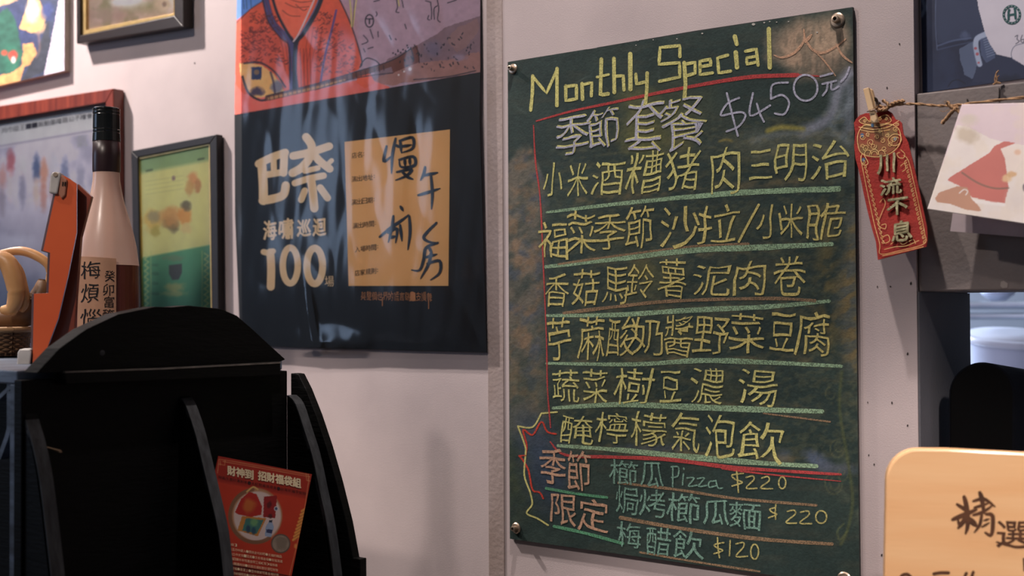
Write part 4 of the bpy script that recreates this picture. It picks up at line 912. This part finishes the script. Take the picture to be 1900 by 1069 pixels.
# ================================================================== BASKET AND CLOTH
DK = 1.42
bk = atD(-12, 690, DK)
bask = thing('basket', 'small round woven basket on the shelf at the left edge', 'basket', (bk.x, bk.y, ZS2+0.001))
m_wic = mat('dark_wicker', (118, 88, 60), rough=.65, scale=60, rgb2=(84, 60, 40)); m_rim = mat('wicker_rim', (176, 140, 100), rough=.6, scale=60)
rb = 62*DK/F; nst = 36; hb = (atD(0,612,DK).z-ZS2-0.002)
nr = 9
for j in range(nr):
    z = ZS2+0.006+j*(hb-0.008)/(nr-1); P = []
    for i in range(73):
        an = 2*math.pi*i/72; r = rb*(0.93+0.07*j/nr)+0.0011*math.cos(an*nst/2+math.pi*j); P.append((bk.x+r*math.cos(an), bk.y+r*math.sin(an), z))
    MB().tube(P, 0.0021, 6, caps=False).build('woven_strand', m_wic, bask, smooth=True)
for i in range(nst):
    an = 2*math.pi*i/nst
    MB().tube([(bk.x+rb*(.93+.07*t)*math.cos(an), bk.y+rb*(.93+.07*t)*math.sin(an), ZS2+0.002+hb*t) for t in (0,.5,1)], 0.0013, 5).build('stake', m_wic, bask)
P = [(bk.x+rb*1.02*math.cos(2*math.pi*i/48), bk.y+rb*1.02*math.sin(2*math.pi*i/48), ZS2+0.002+hb) for i in range(49)]
MB().tube(P, 0.0036, 8, caps=False).build('rim', m_rim, bask, smooth=True)
MB().lathe((bk.x, bk.y, ZS2+0.0015), [(0,0),(rb*.92,0),(rb*.92,0.003),(0,0.003)], 32).build('base', m_wic, bask)
m_cloth = mat('tan_leather', (206, 160, 108), rough=.42, scale=14, rgb2=(168, 118, 72), bump=.2, bscale=80)
m_cloth2 = mat('brown_leather', (120, 84, 50), rough=.5, scale=14, rgb2=(84, 56, 34))
cl = thing('leather_bundle', 'tan leather folds piled in the woven basket at the left edge', 'bundle', atD(30, 608, DK))
def sweep(px, rad, m, nm, d=DK, fl=1.0):
    q = catmull(px, 5); n = len(q)
    rr = [rad*(0.35+0.65*math.sin(math.pi*min(1, max(0, (i/(n-1))*0.86+0.1))))*DK/F for i in range(n)]
    o = MB().tube([atD(x, y, d-0.004*math.sin(i/n*3)) for i, (x, y) in enumerate(q)], rr, 14).build(nm, m, cl, smooth=True)
sweep([(-20,476),(14,468),(40,466),(66,474),(88,490),(92,510),(84,540)], 9, m_cloth, 'strap_fold', DK+.01)
sweep([(-25,510),(-10,480),(12,486),(24,510),(30,545),(22,572),(4,575)], 17, m_cloth, 'finger_fold', DK-.02)
sweep([(18,478),(34,500),(42,530),(48,560),(40,578)], 9, m_cloth, 'finger_fold', DK-.012)
sweep([(-20,590),(10,592),(40,585),(62,572),(76,545),(82,520)], 24, m_cloth2, 'palm_fold', DK+.012)
sweep([(40,545),(56,548),(66,556),(60,566)], 5, m_cloth2, 'lace', DK-.01)

# ================================================================== RIGHT SIDE
# dark blue print above the lintel
bp = wallpl(-0.0155)
t = thing('photo_print', 'dark blue photo print with white paper and round seal, top right corner', 'photo print', bp(1712, 172))
q = [(1708,-80),(1985,-100),(1985,134),(1712,173)]
slab(bp, q, 0.0005, 'print_sheet', mat('print_back', (30, 40, 66), rough=.5), t)
p = Paint([(1708,-40),(1985,-60),(1985,133.5),(1712,172.5)], 1.2, (28, 38, 66))
def ZR(l): return [(1560+x/4.112, y/4.112) for x, y in l]
p.mixin(.5*np.clip((fbm(p.X,p.Y,40,6)-.45)*4,0,1), (44,58,90)); p.poly(ZR([(720,-60),(1030,-60),(1100,260),(1010,300),(740,330),(720,120)]), (48,60,90), .8, nz=2); p.stroke(ZR([(610,-40),(640,60),(615,120)]), 7, (120,140,170), .8, soft=4); p.stroke(ZR([(725,-20),(722,180),(735,380)]), 2, (80,94,126), .8)
p.stroke(ZR([(740,350),(860,310),(990,290)]), 3, (84,100,136), .7, soft=2); p.stroke(ZR([(740,380),(860,350),(1000,320)]), 2, (70,84,118), .7, soft=2)
p.blob(*ZR([(950,270)])[0], 8, 7, (84,98,134), .6, .9, nz=.5)
p.poly(ZR([(905,370),(1010,320),(1060,480),(1130,560),(1000,600),(945,570),(910,460)]), (84,98,128), .95, nz=1.2); p.poly(ZR([(1060,450),(1180,410),(1420,480),(1420,640),(1000,620)]), (40,50,78), nz=3)
p.poly(ZR([(1060,300),(1100,250),(1165,380),(1180,440),(1110,480),(1070,420)]), (70,84,118))
for i in range(9): p.stroke(ZR([(1085+i*4, 290+i*18),(1125+i*7, 275+i*17)]), 1.5, (120,136,166), .9, smooth=False)
p.stroke(ZR([(1100,262),(1045,290),(1030,330),(1038,400),(1060,490)]), 10, (158,172,200), soft=2)
for x, y in ((1028,370),(1040,412),(1052,478)): p.blob(*ZR([(x,y)])[0], 2.6, 2.6, (166,84,96), .9, .5, nz=.5)
p.poly(ZR([(1030,-80),(1050,60),(1100,250),(1140,340),(1190,415),(1300,440),(1400,500),(1800,540),(1800,-200)]), (206,202,216)); p.mixin(0*p.X, (0,0,0))
p.stroke(ZR([(1400,330),(1330,350),(1302,400),(1310,450),(1345,470)]), 1, (70,80,110)); p.stroke(ZR([(1330,280),(1350,270),(1345,300),(1362,315),(1335,335)]), 1.3, (50,54,72)); p.stroke(ZR([(1385,268),(1372,310),(1392,325),(1400,300),(1378,305)]), 1.3, (50,54,72))
p.stroke(ZR([(820,660),(850,620),(900,610),(950,640)]), 1.5, (18,24,40)); p.blob(*ZR([(1300,620)])[0], 30, 10, (22,30,50), .7, .9, nz=.4)
p.build('print', bp, m_print, t, e=0.0003)
k = Ink(bp, 0.0005); cx, cyy = ZR([(1305,112)])[0]; k.ring(cx, cyy, 15, 16, 4.6, n=36)
m_seal = mat('teal_seal_ink', (34, 84, 88), rough=.5, scale=80)
for l, ww in (([(-6,-6),(-6,9)], 4.6), ([(6,-8),(7,7)], 4.6), ([(-7,1),(7,-1)], 4)): k.stroke([(cx+a, cyy+b) for a, b in l], ww, smooth=False)
k.disc(cx-5, cyy-8.5, 2.6); k.disc(cx+5.5, cyy-10.5, 2.6); k.build('round_seal', m_seal, t)
k = Ink(bp, 0.0008)
for i in range(16):
    a = i*math.pi/8; k.disc(cx+15*math.cos(a), cyy+16*math.sin(a), 1.0, n=6)
k.build('seal_lettering', mat('pale_seal_dots', (190,200,206), rough=.5, scale=80), t)
bpl2 = film('print_cover', 0.2, ior=1.4)
# ----- twine, nail
m_tw = mat('jute_twine', (190, 150, 110), rough=.85, scale=300, rgb2=(140,104,74), bump=.4, bscale=900)
tw = thing('twine', 'jute twine knotted to a nail and stretched to the postcard', 'twine', wallpl(0.012)(1634, 194))
tp = lambda x, y, d=0.012: onY(x, y, -d)
def strand(pts, r, nm, d=0.012, tl=0.0):
    q = catmull(pts, 6)
    for s in (0, math.pi):
        P = [tp(x, y, d)+Vector((0, 0.0009*r/0.0012*math.cos(i*0.9+s), 0.0009*r/0.0012*math.sin(i*0.9+s))) for i, (x, y) in enumerate(q)]
        MB().tube(P, [r*(1-tl*i/len(P)) for i in range(len(P))], 6).build(nm, m_tw, tw, smooth=True)
strand([(1630,196),(1645,199),(1668,194),(1700,193),(1735,196),(1762,196),(1786,194)], 0.0009, 'cord')
strand([(1786,194),(1850,186),(1930,178)], 0.0009, 'cord')
strand([(1644,203),(1655,193),(1666,189),(1678,187)], 0.0014, 'loose_end', 0.014, .2); strand([(1628,205),(1640,203),(1650,199)], 0.0013, 'knot', 0.014); strand([(1638,186),(1648,194),(1645,203),(1634,204)], 0.0012, 'knot', 0.015)
strand([(1776,200),(1766,208),(1757,219),(1748,229)], 0.0015, 'loose_end', 0.015, .1); strand([(1758,190),(1766,199),(1776,204),(1780,208)], 0.0014, 'knot', 0.015)
for l in ([(1758,196),(1752,189),(1758,187)], [(1768,199),(1760,190)], [(1765,201),(1752,207),(1744,205)], [(1774,203),(1784,199)], [(1757,216),(1750,230)], [(1762,213),(1747,224)]):
    MB().tube([tp(x, y, .016) for x, y in catmull(l, 4)], 0.0003, 5).build('fray', m_tw, tw)
t2 = thing('twine_knot', 'frayed end of twine standing on the lintel edge below the blue print', 'twine', tp(1850, 155, .003))
for l, r in (([(1845,156),(1850,148),(1848,138),(1853,131)], .0008), ([(1847,155),(1846,145),(1850,133)], .0006), ([(1852,156),(1849,146),(1854,140)], .0005), ([(1843,157),(1850,153),(1857,155)], .0009)):
    MB().tube([tp(x, y, .002) for x, y in catmull(l, 4)], r, 6).build('fray', m_tw, t2)
c = tp(1631, 192, 0.0)
nl = thing('screw', 'dark screw in the wall that holds the twine beside the clothespin', 'screw', c)
MB().lathe(c, [(0.0018,0),(0.0018,0.013),(0.0042,0.0135),(0.0046,0.015),(0.004,0.0165),(0,0.0166)], 18, (0,-1,0)).build('screw_head', mat('blackened_steel', (70,58,52), rough=.35, metal=.9, scale=60), nl)
for an in (0.4, 0.4+math.pi/2):
    v = Vector((math.cos(an), 0, math.sin(an)))*0.0026; u = Vector((-math.sin(an), 0, math.cos(an)))*0.0005; b0 = c+Vector((0,-0.0166,0))
    MB().prism([b0-v-u, b0+v-u, b0+v+u, b0-v+u], (0,-0.0003,0)).build('cross_slot', m_dark, nl)
# ----- clothespin
cpn = thing('clothespin', 'small wooden clothespin clipping the red packet to the twine', 'clothespin', tp(1622, 228, .018))
m_pin = mat('pale_birch', (240, 208, 166), rough=.55, scale=20, stretch=(1,1,.2), rgb2=(206,166,118))
for nm, pts, d in (('prong', [(1601,165),(1611,162),(1621,202),(1611,206)], .024), ('prong', [(1612,207),(1622,204),(1629,227),(1617,229)], .022), ('rear_prong', [(1612,163),(1617,166),(1627,200),(1623,204)], .017)):
    MB().prism([tp(x, y, d) for x, y in pts], (0, 0.0055, 0)).build(nm, m_pin, cpn, bevel=.0006)
MB().tube([tp(1609,207,.025), tp(1616,205.5,.0262), tp(1624,203,.025), tp(1625.5,196,.0245), tp(1624,189,.0235)], 0.0006, 6).build('spring', m_brass, cpn)
# ----- red packet
def pk(x, y, e=0.0): return onY(x, y, -(0.010+0.020*max(0, (y-200)/280)+0.0025*math.sin((y-200)/34)*max(0, (y-330)/150)+e))
def ZP5(l): return [(1560+x/2.97, 160+y/2.97) for x, y in l]
c = pk(1630, 483)
rp_ = thing('red_packet', 'red embroidered lucky charm packet with gold characters hanging from the clothespin', 'ornament', c)
ol = [(140,150),(108,162),(75,205),(82,260),(76,330),(84,400),(98,450),(112,510),(130,600),(150,690),(172,780),(196,860),(205,915),(208,960),(255,952),(300,945),(400,922),(440,908),(472,886),(483,830),(478,780),(468,730),(450,650),(430,560),(412,470),(395,400),(375,340),(372,300),(350,262),(345,215),(338,198),(305,185),(285,150),(265,136),(238,132),(190,150)]
p = Paint(ZP5([(60,120),(360,120),(500,960),(190,975)]), 1.5, (176, 40, 26)); m_red2 = mat('red_felt', (255,255,255), rough=.8, rgb2=(238,226,226), scale=90, vcol=True)
m_redp = mat('red_felt_solid', (166, 38, 26), rough=.8, scale=60, rgb2=(140, 28, 20), bump=.3, bscale=500)
mb = MB(); pol = ZP5(ol); n = len(pol)
# strip-built body so it can curve: left and right outlines paired by height
left = [(75,205),(82,260),(76,330),(84,400),(98,450),(112,510),(130,600),(150,690),(172,780),(196,860),(207,958)]
right = [(340,205),(347,262),(373,310),(396,400),(407,450),(421,510),(440,600),(459,690),(478,780),(481,850),(474,886)]
topc = [(140,150),(108,162),(75,205)]
def body(off, th):
    V = []; Fc = []
    rowsx = [([(190,150),(200,147)], None)]
    L_ = ZP5(left); R_ = ZP5(right); m_ = 7
    for l, r in zip(L_, R_):
        for k_ in range(m_+1): V.append(pk(l[0]+(r[0]-l[0])*k_/m_, l[1]+(r[1]-l[1])*k_/m_, off))
    for i in range(len(L_)-1):
        for k_ in range(m_): Fc.append((i*8+k_, (i+1)*8+k_, (i+1)*8+k_+1, i*8+k_+1))
    tc_ = ZP5([(75,205),(88,182),(108,162),(140,150),(190,150),(238,132),(265,136),(285,150),(305,185),(325,190),(340,205)])
    b0 = len(V); V += [pk(x, y, off) for x, y in tc_]; Fc.append(tuple(range(b0+len(tc_)-1, b0-1, -1)))
    return V, Fc
V, Fc = body(0, 0); o = mesh('felt_body', V, Fc, m_redp, rp_); md = o.modifiers.new('s', 'SOLIDIFY'); md.thickness = 0.0014; md.offset = -1 if False else 1
m_gt = mat('gold_thread', (250, 214, 150), rough=.4, metal=.35, scale=200, rgb2=(224,176,104))
k = Ink(lambda x, y, e=0: pk(x, y, e+0.0016), 0.0004)
m_pot = mat('olive_gold_brocade', (112, 98, 54), rough=.5, metal=.2, scale=60, rgb2=(150,62,40))
k.poly(ZP5([(105,245),(130,205),(200,215),(265,205),(310,230),(320,300),(300,345),(240,385),(170,388),(110,365),(92,310)])); k.poly(ZP5([(100,190),(130,170),(155,190),(200,175),(250,160),(275,185),(250,205),(200,208),(130,205)]))
k.build('treasure_pot', m_pot, rp_)
def flatmap(name, quad, step, d0=None):
    pass
k = Ink(lambda x, y, e=0: pk(x, y, e+0.0020), 0.0006)
P_ = [([(92,310),(96,260),(130,215),(200,222),(265,208),(318,235),(330,300),(300,350),(240,384),(170,388),(110,365),(92,310)], 1.3), ([(100,190),(130,170),(160,195),(200,178),(250,158),(278,188),(250,205),(180,212),(120,205),(100,190)], 1.1),
      ([(100,225),(180,238),(260,225),(320,190)], 1.2), ([(110,240),(180,252),(270,240)], 1)]
for i, (x, y, r) in enumerate([(120,280,16),(150,265,12),(165,310,20),(200,280,13),(230,300,15),(255,270,12),(180,330,18),(240,345,16),(140,340,18),(120,330,12),(215,250,9),(270,320,14),(290,290,18),(300,235,14),(135,190,10),(170,185,10),(215,180,10),(250,180,9),(310,210,10)]):
    P_.append(([(x+r*(1-j/14)*math.cos(j*.8+i), y+r*(1-j/14)*math.sin(j*.8+i)) for j in range(11)], .9))
for cx_, cy_1, r0 in ((185,375,26),(185,375,16),(225,372,20),(150,372,20)): P_.append(([(cx_-r0, cy_1+4),(cx_-r0*.7, cy_1-r0*.7),(cx_, cy_1-r0),(cx_+r0*.7, cy_1-r0*.7),(cx_+r0, cy_1+4)], 1))
P_.append(([(268,315),(262,290),(290,265),(325,270),(333,300),(310,325),(280,325),(268,315)], 1.1)); P_.append(([(285,310),(290,280),(320,285)], 1))
for i in range(18):    # side scrollwork
    t_ = i/17; y = 420+t_*440
    xl = 118+(y-450)*0.235+14; xr_ = 345+(y-400)*0.235+12
    for x, sg in ((xl, 1), (xr_, -1)): P_.append(([(x-2*sg, y-14),(x+9*sg, y-6),(x+7*sg, y+6),(x-1*sg, y+3),(x+2*sg, y-4)], .9))
P_.append(([(110,385),(118,440),(150,600),(185,760),(215,870),(220,925),(330,905),(460,868),(462,810),(440,700),(400,520),(372,410),(345,380)], 1.0)); P_.append(([(230,935),(340,912),(455,885)], 1.0))
P_ += [([(112,385),(122,372),(140,400),(150,425),(130,435),(112,415),(112,385)], 1.2), ([(330,350),(352,372),(345,395),(320,392),(310,372),(325,365)], 1), ([(215,640),(235,620),(245,650),(225,700),(205,760),(225,780)], .9),
       ([(225,765),(248,760),(246,785),(228,782)], 1), ([(232,830),(260,820),(270,850),(245,865),(232,850)], 1), ([(275,870),(310,850),(340,872),(370,858),(400,845),(412,868)], 1), ([(240,900),(300,885),(360,880),(430,850)], 1), ([(330,440),(350,425),(358,455),(340,470)], 1)]
for l, ww in P_: k.stroke(ZP5(l), ww)
k.build('gold_embroidery', m_gt, rp_)
k = Ink(lambda x, y, e=0: pk(x, y, e+0.0018), 0.0008)
for x, y in ((125,405),(118,270),(300,290),(175,215)): cx, cyy = ZP5([(x,y)])[0]; k.disc(cx, cyy, 3.2, 3.6, 9)
k.build('blue_embroidery', mat('blue_thread', (64,110,150), rough=.5, scale=90), rp_)
m_puff = mat('antique_gold_puff', (186, 180, 140), rough=.42, metal=.35, scale=160, rgb2=(110,100,66), bump=.6, bscale=1400)
for chh, x, y, ww, hh in (('川',250,428,100,112), ('流',276,552,128,98), ('不',312,664,118,96), ('息',336,798,118,118)):
    k = Ink(lambda x, y, e=0: pk(x, y, e+0.0034), 0.0004); cx, cyy = ZP5([(x,y)])[0]
    k.bold(chh, cx, cyy, ww/2.97*.96, hh/2.97*.94, b=0.75, warp=.05, slope=-.16, seed=x)
    o = k.build('raised_character', m_puff, rp_); md = o.modifiers.new('s', 'SOLIDIFY'); md.thickness = 0.0018; md.offset = 0
# ----- postcards
def pc(x, y, e=0.0):
    s_ = (y-190)/200.0; return onY(x, y, -(0.020+0.030*s_+e))
pcd = thing('postcard', 'pale postcard of a figure in a red coat kneeling in snow, hung on the twine', 'postcard', pc(1722, 390))
p = Paint([(1785,194),(1960,190),(1960,424),(1721,388)], 1.4, (226, 206, 212))
def ZC5(l): return [(1560+x/2.97, 160+y/2.97) for x, y in l]
p.poly(ZC5([(640,215),(700,225),(760,255),(830,290),(1010,330),(1300,360),(1300,900),(400,900),(500,600)]), (238,228,222), nz=1.5)
p.mixin(.35*np.clip((fbm(p.X,p.Y,24,6)-.5)*5,0,1), (232,216,196)); p.blob(*ZC5([(690,270)])[0], 20, 14, (206,190,170), .9, .8, nz=.5); p.blob(*ZC5([(700,185)])[0], 16, 10, (216,204,190), .8, .9, nz=.5)
RC = (204,116,106)
p.poly(ZC5([(820,370),(850,330),(900,305),(965,312),(940,325),(880,345),(905,400),(915,470),(925,560),(905,645),(840,640),(720,612),(700,570),(590,520),(600,505),(720,430)]), RC, nz=.8)
p.stroke(ZC5([(670,478),(740,525),(800,552),(860,565),(925,562)]), 3.4, (140,104,90), .9); p.stroke(ZC5([(715,632),(780,640),(900,655)]), 6, (244,236,232), soft=2)
p.poly(ZC5([(520,620),(540,590),(640,550),(700,560),(720,620),(760,660),(775,690),(700,685),(600,650),(530,640)]), (196,146,120), nz=1); p.stroke(ZC5([(655,590),(680,570),(700,580),(690,600)]), 2, (240,232,228))
p.poly(ZC5([(880,345),(930,335),(1000,350),(1010,400),(960,470),(920,480),(905,400)]), (240,226,216), nz=1.5); p.blob(*ZC5([(975,365)])[0], 6, 5, (226,180,150), .7, .7); p.blob(*ZC5([(915,510)])[0], 9, 7, (232,196,150), .9, .6, nz=.4); p.blob(*ZC5([(945,485)])[0], 9, 5, (216,170,120), .8, .6, nz=.5)
p.blob(*ZC5([(1012,560)])[0], 3, 7, (90,80,90), .9, .5); p.blob(*ZC5([(980,620)])[0], 20, 20, (226,214,208), .5, 1)
o = p.build('card_face', pc, m_print, pcd, e=0.0); md = o.modifiers.new('s', 'SOLIDIFY'); md.thickness = 0.0005; md.offset = 1
pc2 = wallpl(0.016)
t = thing('card', 'plain pale card hanging behind the postcard', 'card', pc2(1764, 430))
slab(pc2, [(1795,210),(1960,200),(1960,445),(1763,429)], 0.0004, 'card_sheet', mat('plain_card', (200,184,188), rough=.7, scale=30), t)
# chip and nail hole on the lintel
k = Ink(wallpl(-0.003), 0.0004); k.poly([(1857,523),(1862,521),(1870,526),(1869,534),(1860,535),(1856,531)]); o = struct(k.build('trim_5', mat('bare_chip', (176,166,160), rough=.9, scale=80), None))
k = Ink(wallpl(-0.003), 0.0004); k.disc(1795,186,1.8,2.6,7); k.poly([(1853,163),(1855,163),(1855,190),(1853,190)]); o = struct(k.build('trim_6', MATS['chipped_plaster'], None))

# ----- arched black speaker in the pass-through
DS = 1.235
sx0, sx1, sy = 1760, 1883, 672
c = atD(1822, 760, DS)
sp = thing('speaker', 'matte black arched speaker standing in the serving hatch', 'speaker', (c.x, c.y, ZS))
arch = [(sx0, 1200)]+[(1821.5-61.5*math.cos(a), 733-61*math.sin(a)) for a in np.linspace(0, math.pi, 22)]+[(sx1, 1200)]
A_ = [atD(x, y, DS) for x, y in arch]
for v in (A_[0], A_[-1]): v.z = ZS+0.0005
ev = cf*0.075+cr*0.072-Vector((0,0,0.012)); ev0 = cf*0.075+cr*0.072
V = A_+[a+ev for a in A_]; n = len(A_); V[n].z = V[-1].z = ZS+0.0005
Fc = [tuple(range(n)), tuple(reversed(range(n, 2*n)))]+[(i, i+n, (i+1) % n+n, (i+1) % n) for i in range(n)]
m_sp = mat('speaker_shell', (11, 13, 20), rough=0.8, scale=60, spec=.08)
o = mesh('housing', V, Fc, m_sp, sp); md = o.modifiers.new('b', 'BEVEL'); md.width = .0015; md.segments = 2; md.limit_method = 'ANGLE'
arch2 = [(sx0+5, 1180)]+[(1821.5-57*math.cos(a), 733-56.5*math.sin(a)) for a in np.linspace(0, math.pi, 22)]+[(sx1-5, 1180)]
G_ = [atD(x, y, DS-0.0012) for x, y in arch2]; G_[0].z = G_[-1].z = ZS+0.006
MB().prism(G_, cf*0.0011).build('fabric_grille', mat('black_grille_cloth', (9,9,10), rough=.95, scale=400, spec=.1), sp)
# ----- tub with lid and steel rails beyond the hatch
DT = 2.1
c = atD(1878, 640, DT); rt_ = 84*DT/F
tub = thing('tub', 'pale lidded tub seen blurred through the serving hatch', 'tub', (c.x, c.y, 1.02))
m_tub = mat('pale_blue_plastic', (196, 202, 222), rough=.35, scale=6)
zr = atD(1878, 628, DT).z
MB().lathe((c.x,c.y,1.02), [(0,0),(rt_*.86,0),(rt_*.9,0.01),(rt_*.97,zr-1.02-.006)], 48).build('tub_body', m_tub, tub, smooth=True)
ax = (Vector((0,0,1))-cf*0.16).normalized()
MB().lathe((c.x,c.y,zr-.002), [(rt_*1.0,-.004),(rt_*1.03,-.002),(rt_*1.03,.006),(rt_*.98,.009),(rt_*.93,.006),(rt_*.9,.010),(rt_*.3,.013),(0,.013)], 48, ax).build('lid', mat('white_lid', (216,218,230), rough=.3, scale=6), tub, smooth=True)
kc = thing('work_table', 'steel work table behind the serving hatch carrying the tub', 'table', (c.x, c.y+.1, 0))
m_ss = mat('brushed_steel', (190,196,206), rough=.28, metal=.9, scale=20, stretch=(1,30,30), rgb2=(150,156,168))
MB().box((c.x-.8, c.y-.3, .985), (c.x+.7, c.y+.5, 1.018)).build('table_top', m_ss, kc, bevel=.002)
for a in (-.76, .64):
    for b in (-.27, .45): MB().tube([(c.x+a, c.y+b, 0.001), (c.x+a, c.y+b, .985)], .018, 12).build('leg', m_ss, kc, smooth=True)
rk = thing('steel_rail', 'bright steel rails crossing behind the tub in the hatch', 'rail', atD(1850, 570, 2.45))
for y, r in ((566,.0066),(587,.0056)):
    a = atD(1850, y, 2.42); MB().tube([(a.x-.55, a.y, a.z), (a.x+.55, a.y, a.z)], r*1.2, 14).build('rail', m_ss, rk, smooth=True)
a = atD(1850, 566, 2.42)
for s_ in (-.55, .55): MB().tube([(a.x+s_, a.y, 1.019), (a.x+s_, a.y, a.z+.01)], .008, 12).build('post', m_ss, rk, smooth=True)
bw = thing('bowl', 'white bowl far behind the rails in the hatch', 'bowl', atD(1852, 560, 2.5))
a = atD(1852, 560, 2.46); MB().lathe((a.x, a.y, a.z), [(0,0),(.012,0),(.03,.014),(.036,.024),(.034,.024),(.026,.012),(0,.004)], 28).build('bowl_shell', m_tub, bw, smooth=True)
# ----- wooden menu board in the right foreground
DW = 1.05
vpd = Vector((-10950, 40.5, 2250)).normalized(); uw = -w3(vpd); uw.z = 0; uw.normalize()
nw = uw.cross(Vector((0,0,1))).normalized()
p0 = atD(1643, 900, DW)
wp = lambda x, y, e=0.0: onP(x, y, p0-nw*e*(1 if nw.dot(cf) > 0 else -1), nw)
nin = nw if nw.dot(cf) > 0 else -nw
wb = thing('wooden_board', 'pale rounded wooden menu board with burnt-in characters, bottom right foreground', 'board', Vector((wp(1770,900).x, wp(1770,900).y, ZC)))
def arcp(cx, cy, r, a0_, a1_, n=9): return [(cx+r*math.cos(a), cy+r*math.sin(a)) for a in np.linspace(a0_, a1_, n)]
ob = arcp(1704, 893, 60, math.pi*1.02, math.pi*1.5, 12)+[(1760,833.5),(1830,837),(1905,841)]+arcp(2060, 905, 60, math.pi*1.5, math.pi*2)
Pb = [wp(x, y) for x, y in ob]; a = wp(1641, 1069); b = Pb[-1]
Pb = Pb+[Vector((b.x, b.y, ZC+.0005)), Vector((a.x, a.y, ZC+.0005)), a]
m_pine = mat('pale_pine', (246, 200, 150), rough=.42, scale=3.2, stretch=(1.2,1.2,11), rgb2=(236, 178, 124), coat=.15, bump=.05, bscale=30)
MB().prism(Pb, nin*0.014).build('board_panel', m_pine, wb, bevel=.002)
m_burn = mat('burnt_engraving', (66, 38, 22), rough=.8, scale=120, rgb2=(100, 60, 34))
k = Ink(wp, 0.0005)
for l, ww in (([(1776,936),(1792,946),(1800,950)], 6), ([(1789,922),(1793,938),(1796,972),(1792,990)], 8), ([(1768,964),(1790,955),(1812,946)], 8), ([(1794,958),(1786,970),(1778,980)], 8), ([(1798,962),(1806,970),(1812,976)], 9), ([(1778,966),(1781,978)], 5),
     ([(1806,930),(1826,926),(1846,940)], 5.5), ([(1818,914),(1822,926),(1826,952)], 7.5), ([(1808,942),(1822,938),(1834,934)], 5), ([(1806,956),(1824,950),(1842,938)], 5.5), ([(1822,954),(1818,974),(1808,988)], 5.5), ([(1830,954),(1842,958),(1840,992),(1828,988)], 6.5), ([(1826,966),(1836,963)], 4), ([(1822,978),(1836,970)], 4)):
    k.stroke([(x, y) for x, y in l], ww, taper=(.8, .5, .5))
k.build('engraved_character', m_burn, wb)
k = Ink(wp, 0.0005); k.bold('選', 1880, 992, 62, 50, b=.6, warp=.07, slope=.02); k.stroke([(1850,1006),(1870,1012),(1895,1016),(1925,1010)], 3.5); k.build('engraved_character', m_burn, wb)
for l in (([(1668,1078),(1674,1068),(1684,1066),(1692,1074)]), ([(1733,1065),(1745,1063),(1760,1063)]), ([(1793,1064),(1788,1076)]), ([(1806,1062),(1800,1080)])):
    k = Ink(wp, 0.0005); k.stroke(l, 6); k.build('engraved_character', m_burn, wb)
k = Ink(wp, 0.0005); k.poly([(1898,1036),(1906,1034),(1906,1060),(1899,1060)]); k.build('engraved_character', m_burn, wb)
# single meshes whose many marks are too small to pick apart
for o in bpy.data.objects:
    if o.name.split('.')[0] in ('paint_flecks', 'small_lettering', 'form_text', 'gold_embroidery', 'seal_lettering', 'blue_embroidery', 'slogan_lettering', 'caption'): o['kind'] = 'stuff'
